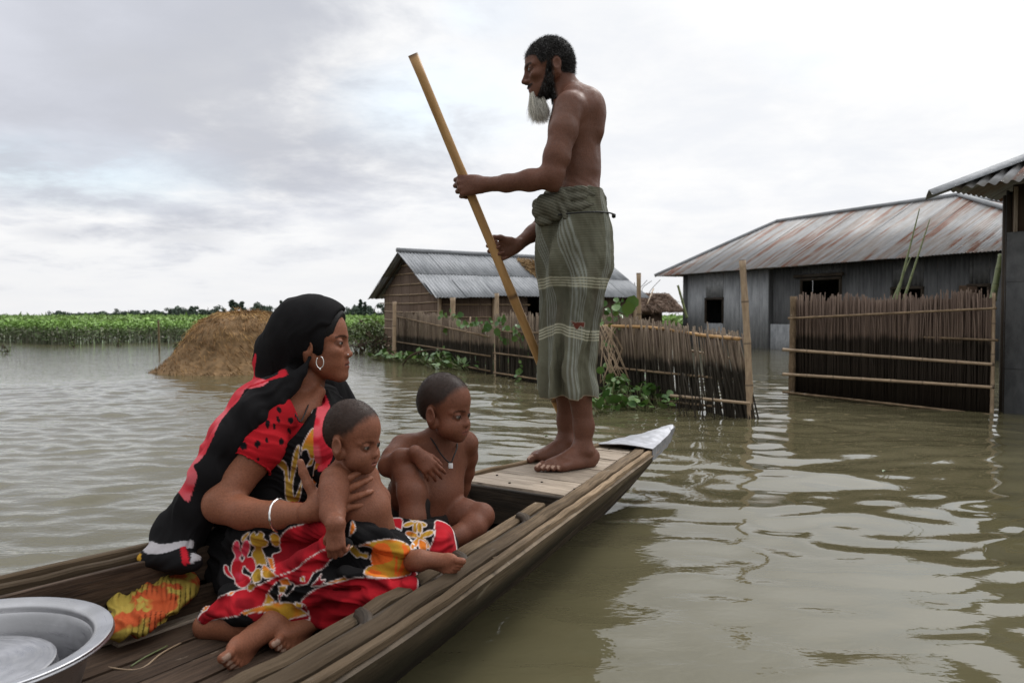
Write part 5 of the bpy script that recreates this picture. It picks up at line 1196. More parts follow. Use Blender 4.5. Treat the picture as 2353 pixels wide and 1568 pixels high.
hr, _ = hand(P(1187, 563, 3.118), (-.93, -.02, -.34), (.05, 1, 0), 1, .97, ((56, 74, 45), (60, 76, 45), (64, 78, 45), (70, 80, 45)), (4, 1, -2, -5), [(.75, .65, -.35), (.85, .25, -.6), (.8, 0, -.75)], .025)
T_ = [(ell(P(1322, 300, 3.09), (.094, .140, .165), UPF), .02, 1), (ell(P(1340, 262, 3.10), (.082, .155, .095), UPF @ ry(8)), .04, 1), (ell(P(1308, 300, 3.07), (.075, .13, .10), UPF), .04, 1),
      (ell(P(1320, 392, 3.09), (.100, .132, .135), UPF), .05, 1), (ell(P(1318, 470, 3.09), (.105, .150, .11), UPF), .04, 1),
      (rc(P(1352, 238, 3.02), P(1362, 300, 3.02), .045, .04), .03, 1), (rc(P(1352, 238, 3.17), P(1362, 300, 3.17), .045, .04), .03, 1),
      (rc(P(1318, 225, 3.00), P(1325, 250, 2.97), .05, .05), .03, 1), (rc(P(1316, 222, 3.18), P(1318, 250, 3.22), .05, .05), .03, 1),
      (rc(P(1311, 238, 3.08), P(1290, 180, 3.07), .062, .050), .035, 1), (rc(P(1290, 250, 3.03), P(1277, 190, 3.05), .022, .016), .02, 1)]
AL = chain([P(1308, 243, 2.945), P(1294, 300, 2.91), P(1279, 360, 2.89), P(1264, 405, 2.885)], [.055, .051, .047, .040], .02) + chain([P(1262, 408, 2.885), P(1218, 414, 2.89), P(1165, 421, 2.92), P(1112, 424, 2.947)], [.040, .038, .030, .0255], .02) + [(rc(P(1275, 400, 2.885), P(1272, 424, 2.89), .034, .028), .02, 1)]
AR = chain([P(1304, 240, 3.25), P(1300, 340, 3.32), P(1296, 440, 3.34)], [.055, .048, .042], .02) + chain([P(1296, 440, 3.34), P(1262, 500, 3.25), P(1224, 536, 3.17), P(1188, 563, 3.125)], [.042, .037, .030, .0245], .02)
LL = chain([P(1322, 500, 3.03), P(1312, 770, 3.075), P(1330, 890, 3.07), np.array((.279, 3.075, .40)), np.array((.273, 3.072, DECKZ + .075))], [.080, .052, .047, .036, .034], .03)
LR = chain([P(1318, 500, 3.17), P(1304, 770, 3.21), P(1302, 890, 3.25), np.array((.225, 3.268, .40)), np.array((.221, 3.266, DECKZ + .075))], [.085, .056, .048, .035, .033], .03)
parts = [(T_, 0), (AL, .018), (AR, .018), (LL, .02), (LR, .02), (head(hf, 'man'), .012)] + hl + hr + ft1 + ft2
hz_ = hf.c[2]
Vm, Fm, Nm, Lm, Sm = body(MAN, parts, .0042, (((-.02 + hf.c[0] - .10, hf.c[0] + .03, .003),), ((hf.c[1] - .095, hf.c[1] - .05, .003),), ((hz_ - .13, hz_ + .06, .003),)), hf, 'man', (.130, .056, .035), nl1 + nl2)
eyes(hf, MAN, 'man', (1, -.05, -.12))
def pick(mask, n): i = np.where(mask)[0]; return i[RNG.randint(0, len(i), n)]
i = pick(Sm > .5, 15000); hn = Nm[i]
cc = np.where(RNG.rand(15000, 1) < .16, (.16, .155, .15), (.012, .011, .010)) * RNG.uniform(.6, 1.5, (15000, 1))
strands('hair', Vm[i], hn * .55 + hf.R @ np.array((-.45, 0, -.05)), RNG.uniform(.006, .015, 15000), .0010, M_HAIR, MAN, cc, seg=3, bend=.22, curl=.22, jit=.45)
x, y, z = Lm.T; nearh = (np.abs(Lm) < 15).all(1)
bm = nearh & (z < np.interp(x, [-2, 0, 1.2, 2.4, 4, 6, 7.2, 8], [3, 3, 1.0, -3.2, -6.0, -9.2, -12, -13])) & (x > -.3) & (z > -12.2)
i = pick(bm, 9000); strands('beard', Vm[i], Nm[i] * .7 + np.array((0, 0, -.6)), RNG.uniform(.005, .013, 9000), .0009, M_HAIR, MAN, np.where(RNG.rand(9000, 1) < .22, (.16, .155, .15), (.011, .010, .009)) * RNG.uniform(.6, 1.4, (9000, 1)), seg=3, bend=.25, curl=.25, jit=.35)
mm = nearh & (z < -4.4) & (z > -5.2) & (x > 5.8) & (np.abs(y) < 3); i = pick(mm, 260)
strands('moustache', Vm[i], Nm[i] * .5 + np.array((.2, 0, -.7)), .008, .0010, M_HAIR, MAN, np.tile((.03, .027, .024), (260, 1)), seg=2, bend=.3, jit=.3)
gm = nearh & (z < -7.6) & (x > 3.9) & (np.abs(y) < 2.8); i = pick(gm, 5200)
strands('goatee', Vm[i], Nm[i] * .22 + np.array((.34, 0, -1.0)), RNG.uniform(.040, .095, 5200), .0011, M_HAIR, MAN, np.where(RNG.rand(5200, 1) < .12, (.08, .075, .07), (.78, .76, .68)) * RNG.uniform(.6, 1.2, (5200, 1)), seg=6, bend=.30, curl=.15, jit=.13, bendv=(.22, 0, -1))
# lungi -----------------------------------------------------------
ys = np.array([446, 470, 500, 540, 583, 620, 650, 688, 733, 765, 793, 823, 845, 871, 892, 908])
xl = np.array([1254, 1245, 1234, 1228, 1226, 1231, 1238, 1243, 1238, 1238, 1239, 1238, 1236, 1237, 1237, 1239]); xr = np.array([1385, 1388, 1398, 1407, 1409, 1405, 1394, 1384, 1375, 1371, 1368, 1365, 1363, 1367, 1371, 1369])
ry_ = np.array([.150, .16, .166, .170, .170, .168, .168, .168, .168, .170, .172, .174, .176, .178, .180, .180]); dc = np.linspace(3.085, 3.150, 16)
NT, NV = 420, 470
tv = np.linspace(0, 1, NV); yv = np.interp(tv, np.linspace(0, 1, 16), ys); XL = np.interp(yv, ys, xl); XR = np.interp(yv, ys, xr); RY = np.interp(yv, ys, ry_); DC = np.interp(yv, ys, dc)
k9 = np.ones(25) / 25
smf = lambda a: np.convolve(np.pad(a, 12, 'edge'), k9, 'valid')
XL, XR, RY = smf(XL), smf(XR), smf(RY)
A = np.zeros((NT, NV, 3)); thv = np.linspace(0, 2 * math.pi, NT, endpoint=False)
Z0 = np.array([P(1300, y_, 3.1)[2] for y_ in yv])
for j in range(NV):
    cxm = (XL[j] + XR[j]) / 2; rxm = (XR[j] - XL[j]) / 2 * DC[j] / FOC; cw = (cxm - 1176) / FOC * DC[j]
    t = tv[j]
    th_ = thv; sq = .74
    cs_, sn_ = np.cos(th_), np.sin(th_)
    ex_ = np.sign(cs_) * np.abs(cs_) ** sq; ey_ = np.sign(sn_) * np.abs(sn_) ** sq
    # folds: vertical pleats growing to the hem, oblique folds from the knot to the knee
    fo = .022 * smooth01(np.array(t), .2, 1.) * np.sin(9 * th_ + 1.5 * np.sin(3 * th_) + 2 * t) + .006 * t * np.sin(17 * th_ + 3 * np.sin(2 * th_ + 4 * t))
    ob = .028 * np.exp(-((t - .28) / .20) ** 2) * np.sin(13 * (th_ - 3.9) * .55 + 17 * t) * np.exp(-((((th_ - 4.1 + math.pi) % (2 * math.pi)) - math.pi) / .9) ** 2)
    dent = -.026 * smooth01(np.array(t), .18, .5) * np.exp(-((((th_ - (4.20 + .25 * t) + math.pi) % (2 * math.pi)) - math.pi) / .24) ** 2)
    ed = np.clip(np.abs(cs_), 0, 1) ** 6 * .75
    off = (fo + ob + dent) * (1 - ed)
    A[:, j, 0] = cw + (rxm + off) * ex_; A[:, j, 1] = DC[j] + (RY[j] + off) * ey_ + .0; A[:, j, 2] = Z0[j] + .006 * np.sin(7 * th_ + 2) * smooth01(np.array(t), .9, 1.) - .012 * smooth01(np.array(t), .85, 1.) * np.exp(-((th_ - 3.4) / .5) ** 2)
A[:, :, 1] += 0
I = np.arange(NT * NV).reshape(NT, NV); I2 = np.roll(I, -1, 0); Fq = np.stack((I[:, :-1], I2[:, :-1], I2[:, 1:], I[:, 1:]), -1).reshape(-1, 4)[:, ::-1]
Vl = A.reshape(-1, 3); Nl = vnormals(Vl, Fq); Nl = Nl if (Nl[NT * NV // 4] @ (Vl[NT * NV // 4] - np.array((.23, 3.12, Vl[NT * NV // 4][2])))) > 0 else -Nl
Vl = Vl + Nl * ((fbm(Vl * (24, 24, 8) + Vl[:, 2:3] * (6, 0, 0), 3) - .45) * .030)[:, None]
inner = Vl - Nl * .0035
uu = np.repeat(np.concatenate(([0], np.cumsum(np.full(NT - 1, 1.02 / NT)))), NV); vv = np.tile((Z0[0] - Z0), NT) + .03 * np.exp(-((uu - .70) / .08) ** 2) * np.tile(smooth01(tv, .3, .6), NT)
uw = uu + np.tile(.07 * np.exp(-((tv - .12) / .22) ** 2), NT) * np.exp(-((uu - .66) / .16) ** 2)
tri = lambda q, p, w_: smooth01(np.abs(((q / p) % 1) - .5), .5 - w_ / p * 1.2, .5 - w_ / p * .6)
colL = np.tile((.135, .133, .095), (NT * NV, 1)).astype(float)
hs = tri(vv, .0062, .0011)[:, None] * np.where(vv < .345, 1, 0)[:, None]; colL = colL * (1 - .45 * hs) + np.array((.21, .21, .16)) * .45 * hs
hd = tri(vv + .003, .0062, .0009)[:, None] * np.where(vv < .345, 1, 0)[:, None]; colL = colL * (1 - .35 * hd)
redb = smooth01(fbm(np.stack((uw * 9, vv * 6, vv * 0), 1), 2), .45, .65)[:, None]; colL = colL * (1 - .25 * redb) + np.array((.085, .05, .04)) * .25 * redb
for cu in (.03, .155, .28, .405, .53, .655, .78, .905):
    for k in (-.018, -.009, 0, .009, .018):
        m = smooth01(np.abs(uw - cu - k), .0034, .0012)[:, None]; colL = colL * (1 - m * .62) + np.array((.30, .32, .29)) * m * .62
for cv in (.335, .346, .357, .368, .532, .543, .554, .565):
    m = smooth01(np.abs(vv - cv), .0040, .0018)[:, None]; colL = colL * (1 - m * .88) + np.array((.42, .41, .31)) * m * .88
m = (smooth01(vv, .372, .38) * smooth01(vv, .53, .52))[:, None]; colL = colL * (1 - .25 * m)
m = smooth01(Z0[0] - .0 - vv, 1, 1.01)
pxl = proj(Vl); near_ = Vl[:, 1] < 3.12
tp_ = [(1311, 737), (1322, 741), (1334, 740), (1343, 741), (1341, 752), (1333, 748), (1325, 757), (1319, 751), (1316, 742)]
ins, dm_ = polymask(pxl, tp_); colL[ins & near_] = (.12, .035, .025); colL[(~ins) & (dm_ < 1.2) & near_] = (.25, .22, .18)
hem = (tv > .992); colL[np.tile(hem, NT)] = (.30, .24, .17)
mk('lungi', np.concatenate((Vl, inner)), np.concatenate((Fq, Fq[:, ::-1] + len(Vl))), M_CLOTH, MAN, col=np.concatenate((colL, colL * .8)))
# rolled waist and knot
wr_ = []
for k, (y0, dy, rr_) in enumerate(((450, 2, .011), (464, 7, .013), (482, 12, .012))):
    pts = [np.array((.200 + (.106 + .005 * k) * math.cos(a), 3.085 + (.152 + .005 * k) * math.sin(a), P(1300, y0 + dy * math.cos(a + 2.6), 3.08)[2])) for a in np.linspace(0, 2 * math.pi, 25)]
    pts = [p + np.array((.035, 0, 0)) for p in pts]; wr_.append((chain(pts, [rr_] * 25, .012), .012))
kn = [(ell(P(1262, 470, 2.93), (.052, .03, .045), ry(25)), .01, 1), (rc(P(1240, 482, 2.94), P(1285, 450, 2.915), .030, .024), .008, 1), (rc(P(1246, 505, 2.95), P(1330, 478, 2.92), .024, .02), .008, 1),
      (rc(P(1290, 446, 2.93), P(1306, 478, 2.915), .018, .016), .006, 1), (rc(P(1268, 448, 2.93), P(1252, 470, 2.94), .016, .02), .006, 1), (rc(P(1238, 470, 3.0), P(1246, 505, 2.96), .028, .026), .008, 1), (rc(P(1275, 452, 2.91), P(1300, 498, 2.905), .012, .010), .005, 1)]
def wcol(V, px):
    c = np.tile((.085, .082, .062), (len(V), 1)); s = tri(V[:, 2] + V[:, 0] * .4, .011, .0022)[:, None]; c = c * (1 - .5 * s) + np.array((.23, .225, .17)) * .5 * s; return c * (.7 + .6 * fbm(V * 30, 3))[:, None]
cloth('lungi_waist_roll', MAN, wr_ + [(kn, .008)], .004, wcol, (.6, 0, .8), 26, .006)
cd = [np.array((.24 + .150 * math.cos(a), 3.09 + .185 * math.sin(a), P(1300, 503 - 7 * math.cos(a), 3.08)[2])) for a in np.linspace(math.pi * 1.05, 2 * math.pi, 12)]
WC = tube('waist_cord', cd, .0032, M_BLACK, MAN, seg=6, n=30); tube('cord_bead', [cd[-1] - (.004, 0, 0), cd[-1] + (.010, 0, 0)], .010, M_BLACK, WC, seg=8, taper=[.7, 1, .7], n=5)
# the punting pole
pole_d = lambda y: 1 / (1 / 2.975 - (y - 420) * 6.6e-5)
pole_x = lambda y: 945 + (y - 123) * (1285 - 945) / (940 - 123.)
pA, pB = P(948, 125, pole_d(123)), P(pole_x(1060), 1060, pole_d(1060)); dirp = pB - pA; pC = pA + dirp * ((pA[2] + 1.2) / (pA[2] - pB[2]))
PL, rr_ = bamboo_path(pA, pC, .0172, 7); rr_ = rr_ * np.interp(np.linspace(0, 1, len(rr_)), [0, .05, .5, 1], [.93, .98, 1.05, 1.08]); V, F, UV = sweep(PL, circ(.0172, 16), (0, 1, 0), rr_); UV[:, 1] = UV[:, 1] / np.linalg.norm(pC - pA) * 7
tag(mk('bamboo_pole', V, F, M_BAMBOO, None, uv=UV), 'long golden bamboo pole gripped in both hands of the standing man', 'pole')
# ---------------------------------------------------------------- small boy
def torsoR(fwd): return rotm(fwd, (0, 0, 1))
BOY = empty('person', G(990, 1240, .08), 'small boy with cropped hair sitting with one knee raised near the bow', 'person')
bf = Frame(P(1023, 938, 2.34), rotm((.885, -.44, -.09), (0, 0, 1)), .885)
BR = torsoR((.75, -.66, 0))
tb_ = [(ell(P(1010, 1058, 2.43), (.070, .098, .095), BR), .02, 1), (ell(P(1004, 1128, 2.41), (.074, .088, .085), BR), .03, 1), (ell(P(985, 1178, 2.42), (.078, .092, .062), BR), .03, 1),
       (rc(P(1010, 1030, 2.43), P(1014, 990, 2.39), .048, .038), .03, 1), (rc(P(945, 1022, 2.36), P(1065, 1012, 2.46), .036, .034), .03, 1)]
ra = chain([P(925, 1028, 2.34), P(905, 1052, 2.30), P(893, 1070, 2.265)], [.040, .034, .029], .015) + chain([P(893, 1070, 2.265), P(922, 1052, 2.23), P(957, 1042, 2.20)], [.030, .027, .0195], .012)
la = chain([P(1074, 1018, 2.46), P(1074, 1050, 2.49), P(1070, 1084, 2.51)], [.034, .030, .026], .015) + chain([P(1070, 1084, 2.51), P(1062, 1118, 2.53), P(1056, 1150, 2.545)], [.026, .024, .018], .012)
rl = chain([P(948, 1178, 2.40), P(935, 1130, 2.31), P(936, 1082, 2.235)], [.060, .052, .042], .02) + chain([P(938, 1080, 2.235), P(945, 1130, 2.19), P(948, 1190, 2.17), P(950, 1225, 2.16)], [.041, .038, .034, .026], .015)
ll_ = chain([P(1005, 1190, 2.42), P(1060, 1182, 2.39), P(1105, 1184, 2.37)], [.058, .048, .038], .02) + chain([P(1105, 1186, 2.37), P(1085, 1212, 2.33), P(1052, 1232, 2.29), P(1025, 1243, 2.26)], [.037, .038, .030, .024], .015)
h1, _ = hand(P(957, 1042, 2.195), (.62, -.1, -.62), (.25, -.95, .2), 1, .60, ((22, 28, 15), (25, 30, 15), (28, 30, 15), (30, 30, 15)), (7, 2, -3, -9), [(.8, .5, -.3), (.9, .2, -.4), (.95, .1, -.3)], .030, 1.12)
h2, _ = hand(P(1056, 1150, 2.545), (.15, -.6, -.75), (.6, -.6, .5), -1, .58, ((35, 25, 10),) * 4, (12, 3, -5, -14), None, .028, 1.12)
f1, n1_ = foot(P(950, 1228, 2.155), (.5, -.85, 0), (0, 1, 0), .60, chub=1.1); f2, n2b = foot(P(1022, 1246, 2.25), (-.8, -.5, -.1), (0, .3, 1), .58, up=(0, -.5, .6), chub=1.1)
parts = [(tb_, 0), (ra, .012), (la, .012), (rl, .012), (ll_, .014), (head(bf, 'boy'), .010)] + h1 + h2 + f1 + f2
Vb, Fb, Nb, Lb, Sb = body(BOY, parts, .0036, (((bf.c[0] - .02, bf.c[0] + .10, .0026),), ((bf.c[1] - .11, bf.c[1], .0026),), ((bf.c[2] - .10, bf.c[2] + .06, .0026),)), bf, 'boy', (.150, .056, .031))
eyes(bf, BOY, 'boy', (1, -.05, .02))
def buzz(owner, V, Nn, L, Sc, f, n, ln, col=(.020, .014, .011)):
    i = pick(Sc > .35, n); cc = np.array(col) * RNG.uniform(.6, 1.9, (n, 1)); keep = RNG.rand(n) < Sc[i] ** 1.2; i = i[keep]; cc = cc[keep]
    strands('hair', V[i] - Nn[i] * .0005, Nn[i] * .8 + f.R @ np.array((-.1, 0, -.2)), RNG.uniform(.4, 1, len(i)) * ln, .0008, M_HAIR, owner, cc, seg=1, bend=.1, jit=.35)
buzz(BOY, Vb, Nb, Lb, Sb, bf, 15000, .0034)
def shcol(V, px): return np.tile((.030, .024, .022), (len(V), 1)) * (.7 + .6 * fbm(V * 40, 2))[:, None]
cloth('shorts', BOY, [([(ell(P(985, 1184, 2.42), (.084, .098, .058), BR), .02, 1), (rc(P(952, 1180, 2.40), P(945, 1158, 2.35), .064, .062), .02, 1), (rc(P(1000, 1192, 2.42), P(1028, 1189, 2.405), .062, .058), .02, 1)], 0)], .004, shcol, (1, 0, .4), 40, .003)
nk = [P(985, 1000, 2.36), P(998, 1018, 2.345), P(1015, 1045, 2.335), P(1034, 1062, 2.33), P(1042, 1048, 2.345), P(1050, 1025, 2.38), P(1046, 1005, 2.42)]
NC = tube('necklace_cord', nk, .0022, M_BLACK, BOY, n=40, seg=5)
board('amulet', [P(1035, 1063, 2.328), P(1035, 1075, 2.326)], .013, .004, M_SILVER, NC, up=(0, 1, 0))
# ---------------------------------------------------------------- baby
BABY = empty('person', P(840, 1250, 1.95), 'bare baby held on the lap looking toward the bow', 'person')
yf = Frame(P(812, 1004, 1.91), rotm((.915, -.36, -.13), (-.05, 0, 1)), .765)
YR = torsoR((.85, -.5, 0))
tb_ = [(ell(P(812, 1112, 1.95), (.058, .070, .062), YR), .02, 1), (ell(P(835, 1168, 1.95), (.066, .068, .062), YR), .03, 1), (ell(P(842, 1215, 1.97), (.066, .075, .05), YR), .03, 1), (rc(P(806, 1085, 1.95), P(808, 1055, 1.93), .042, .036), .03, 1), (rc(P(775, 1098, 1.91), P(840, 1095, 1.99), .034, .030), .02, 1)]
ra = chain([P(770, 1103, 1.885), P(766, 1130, 1.865), P(764, 1150, 1.85)], [.037, .034, .030], .012) + chain([P(764, 1150, 1.85), P(764, 1178, 1.83), P(771, 1206, 1.79)], [.031, .029, .021], .008)
la = chain([P(845, 1105, 2.0), P(868, 1145, 2.02), P(872, 1190, 1.99)], [.028, .030, .028], .012)
rl = chain([P(850, 1232, 1.97), P(890, 1275, 1.95), P(932, 1288, 1.94)], [.045, .036, .028], .02) + chain([P(932, 1288, 1.94), P(961, 1287, 1.83)], [.027, .024], .01)
h1, _ = hand(P(771, 1209, 1.788), (.05, -.25, -1), (-.1, -1, .15), -1, .52, ((38, 60, 35), (40, 62, 35), (42, 62, 35), (44, 62, 35)), (6, 2, -3, -8), [(.7, .6, -.3), (.9, .2, -.5), (.9, 0, -.5)], .034, 1.28)
f1, _ = foot(P(966, 1287, 1.815), (.74, -.62, .0), (0, .0, 1), .54, up=(-.62, -.78, .12), chub=1.12)
parts = [(tb_, 0), (ra, .010), (la, .010), (rl, .012), (head(yf, 'baby'), .008)] + h1 + f1
Vy, Fy, Ny, Ly, Sy = body(BABY, parts, .0030, (((yf.c[0], yf.c[0] + .08, .0023),), ((yf.c[1] - .09, yf.c[1] - .02, .0023),), ((yf.c[2] - .08, yf.c[2] + .03, .0023),)), yf, 'baby', (.200, .076, .042))
eyes(yf, BABY, 'baby', (1, 0, -.02))
buzz(BABY, Vy, Ny, Ly, Sy, yf, 11000, .0028)
# ---------------------------------------------------------------- the woman
WOM = empty('person', G(600, 1340, .085), 'woman in red and black printed sari and black headscarf holding the baby', 'person')
wf = Frame(P(729, 789, 2.25), rotm((1, -.04, 0.0), (0, 0, 1)), 1.0)
WR = rotm((.91, -.42, .0), (0, 0, 1))
SK = (.225, .086, .046)
tz = [(ell(P(680, 985, 2.27), (.085, .140, .12), WR), .03, 1), (ell(P(640, 1080, 2.26), (.085, .12, .14), WR), .05, 1), (ell(P(585, 1220, 2.24), (.11, .14, .10), WR), .05, 1),
      (rc(P(690, 945, 2.26), P(704, 872, 2.26), .058, .052), .035, 1), (rc(P(735, 900, 2.22), P(706, 945, 2.2), .016, .02), .02, 1), (rc(P(640, 935, 2.19), P(738, 932, 2.33),   .042, .022), .04, 1), (ell(P(690, 955, 2.20), (.05, .06, .05), WR), .03, 1)]
ra = chain([P(618, 955, 2.12), P(575, 1050, 2.06), P(512, 1150, 2.0)], [.056, .053, .045], .02) + chain([P(506, 1162, 1.995), P(560, 1178, 1.965), P(641, 1182, 1.935), P(712, 1178, 1.90)], [.043, .037, .031, .0245], .02)
la = chain([P(768, 942, 2.38), P(770, 1040, 2.30), P(758, 1130, 2.22)], [.038, .042, .04], .02) + chain([P(758, 1130, 2.22), P(745, 1180, 2.10), P(752, 1195, 2.02)], [.038, .03, .024], .02)
h1, _ = hand(P(716, 1172, 1.880), (.90, -.05, .42), (-.05, -1, .1), 1, .93, ((6, 20, 14), (10, 24, 16), (14, 28, 18), (18, 32, 20)), (8, 1, -6, -13), [(-.1, 1, .05), (.0, 1, -.02), (.12, 1, -.05)], .026, 1.05, .86)
h2, _ = hand(P(752, 1195, 1.99), (.93, -.30, .16), (0, -.6, -.8), 1, .90, ((8, 12, 10), (10, 14, 10), (12, 16, 10), (14, 18, 10)), (6, 1, -4, -9), None, .024, .95)
f1, n1w = foot(P(630, 1440, 1.79), (-.08, -.98, -.10), (-.1, .0, .95), .82, up=(.92, -.10, .25))
f2, n2w = foot(P(742, 1412, 1.86), (-.30, -.93, -.16), (-.1, .0, .95), .74, up=(.85, -.30, .40))
lg = chain([P(626, 1432, 1.80), P(540, 1432, 1.83), P(475, 1438, 1.85)], [.032, .036, .032], .02)
parts = [(tz, 0), (ra, .02), (la, .02), (lg, .02), (head(wf, 'woman'), .012)] + h1 + h2 + f1 + f2
Vw, Fw, Nw, Lw, Sw = body(WOM, parts, .0040, (((wf.c[0] - .02, wf.c[0] + .12, .0027),), ((wf.c[1] - .09, wf.c[1] - .02, .0027),), ((wf.c[2] - .12, wf.c[2] + .05, .0027),)), wf, 'woman', SK, n1w + n2w)
eyes(wf, WOM, 'woman', (1, -.05, 0))
# combed black hair at the temple
hp = [wf.e((-1.6, 0, 3.9), (9.1, 7.9, 8.8)), wf.e((2.0, 0, 5.2), (6.6, 6.9, 6.4), k=2), wf.e((12.8, 0, -1.5), (8.2, 12, 12.6), k=.3, op=-1), wf.e((3.4, 0, -7.5), (7.5, 12, 8.2), k=.3, op=-1)]
V, F = sdf_mesh([(hp, 0)], .0032); Nn = vnormals(V, F); V = V + Nn * (.0016 * (fbm(wf.inv(V) * (1.2, 4, 4) * 1.6, 2) - .5))[:, None]
mk('hair', V, F, M_HAIR, WOM, col=np.tile((.010, .009, .009), (len(V), 1)) * (.6 + .8 * fbm(wf.inv(V) * (2, 9, 9), 2))[:, None])
BLK = (.0075, .0070, .0075); RED = (.40, .012, .020); RED2 = (.21, .006, .011); YEL = (.42, .23, .025); ORG = (.62, .17, .02); LIN = (.58, .50, .47); PNK = (.62, .045, .06)
zA = lambda P_: [(302.4 + .2571 * a, 658.6 + .2571 * b) for a, b in P_]      # reading frames of the photo notes
z2 = lambda P_: [(302.4 + .357 * a, 1008 + .357 * b) for a, b in P_]
z3 = lambda P_: [(436.8 + .1714 * a, 1196.2 + .1714 * b) for a, b in P_]
z4 = lambda P_: [(672 + .1714 * a, 1142.5 + .1714 * b) for a, b in P_]
z5 = lambda P_: [(470.4 + .2143 * a, 873.7 + .2143 * b) for a, b in P_]
def oval(cx, cy, rx_, ry2, rot=0): return [(cx + rx_ * math.cos(a) * math.cos(rot) - ry2 * math.sin(a) * math.sin(rot), cy + rx_ * math.cos(a) * math.sin(rot) + ry2 * math.sin(a) * math.cos(rot)) for a in np.linspace(0, 2 * math.pi, 13)[:-1]]
# blouse ---------------------------------------------------------
def bcol(V, px):
    c = np.tile((.42, .011, .018), (len(V), 1)) * (.75 + .5 * fbm(V * 14, 2))[:, None]
    for (a, b, r1, r2, ro) in ((415, 700, 38, 46, 0), (565, 678, 30, 46, 0), (465, 900, 34, 46, 0), (672, 465, 24, 46, 0), (797, 313, 22, 38, -.4), (836, 215, 26, 18, .3), (920, 425, 29, 37, 0), (905, 537, 17, 38, -.4), (820, 655, 28, 38, .2), (786, 415, 16, 40, -.3), (535, 470, 44, 50, 0), (572, 940, 34, 44, 0), (745, 490, 15, 36, 0), (662, 640, 18, 28, 0), (570, 842, 14, 20, 0), (330, 560, 40, 46, 0), (640, 330, 28, 40, 0)):
        paint(c, px, z5(oval(a, b, r1, r2, ro)), (.006, .006, .007), smoothp=False)
    return c
bl = [(ell(P(672, 990, 2.26), (.098, .150, .125), WR), .03, 1), (ell(P(655, 1060, 2.24), (.10, .135, .10), WR), .03, 1), (ell(P(700, 1010, 2.18), (.062, .065, .055), WR), .03, 1), (rc(P(650, 932, 2.17), P(620, 950, 2.13), .050, .062), .03, 1), (ell(P(700, 915, 2.19), (.055, .075, .068)), .012, -1)]
sl = chain([P(620, 958, 2.12), P(590, 1020, 2.08), P(562, 1066, 2.055)], [.066, .069, .070], .02)
sl.append((rc(P(548, 1092, 2.04), P(500, 1170, 2.0), .075, .075), .004, -1))
cloth('blouse', WOM, [(bl, 0), (sl, .02)], .0034, bcol, (.55, .1, .8), 30, .0035, rel=0)
# headscarf + shawl ----------------------------------------------
hood = [wf.e((-2.0, 0, 4.1), (9.9, 8.9, 9.3)), wf.e((1.6, 0, 5.8), (7.6, 7.6, 6.9), k=2.0), (rc(wf.p((-4.5, 0, 2.5)), P(652, 812, 2.29), .088, .076), .05, 1), (rc(P(650, 812, 2.29), P(630, 842, 2.27), .070, .050), .04, 1), (rc(wf.p((-5.5, 0, 1)), P(690, 850, 2.27), .07, .06), .04, 1), wf.e((13.0, 0, -3.2), (10.9, 15, 15.6), k=.25, op=-1), wf.e((5.5, 0, -10.5), (7.5, 15, 9.0), k=.4, op=-1)]
hem_ = chain([P(712, 822, 2.17), P(694, 856, 2.155), P(664, 886, 2.14), P(630, 920, 2.10)], [.010, .013, .022, .034], .03)
band = chain([P(664, 878, 2.17), P(618, 908, 2.11), P(575, 952, 2.06), P(530, 1012, 2.03), P(488, 1085, 2.02), P(448, 1165, 2.04), P(410, 1235, 2.05)], [.040, .040, .042, .044, .046, .055, .062], .03)
back = chain([P(640, 880, 2.30), P(585, 935, 2.22), P(530, 1000, 2.16), P(490, 1065, 2.15), P(455, 1140, 2.14)], [.052, .056, .050, .042, .042], .04)
tail = chain([P(440, 1180, 2.10), P(395, 1235, 2.03), P(362, 1275, 1.96)], [.050, .042, .028], .03) + chain([P(410, 1200, 2.06), P(420, 1285, 1.95)], [.046, .028], .03) + chain([P(336, 1288, 1.94), P(445, 1292, 1.92)], [.018, .018], .03)
lsh = chain([P(700, 900, 2.36), P(755, 905, 2.38), P(775, 940, 2.37), P(778, 1010, 2.32)], [.05, .055, .052, .045], .03)
PKP = zA([(1010, 915), (985, 965), (940, 1030), (880, 1090), (850, 1130), (790, 1205), (760, 1270), (700, 1400), (650, 1500), (600, 1560)]) + z2([(400, 170), (420, 230), (395, 330), (360, 402), (300, 340), (280, 300), (420, 60)]) + zA([(560, 1540), (600, 1380), (680, 1200), (730, 1080), (820, 960), (900, 860), (960, 850), (1040, 805), (1085, 800), (1200, 830), (1240, 825), (1180, 880), (1080, 905)])
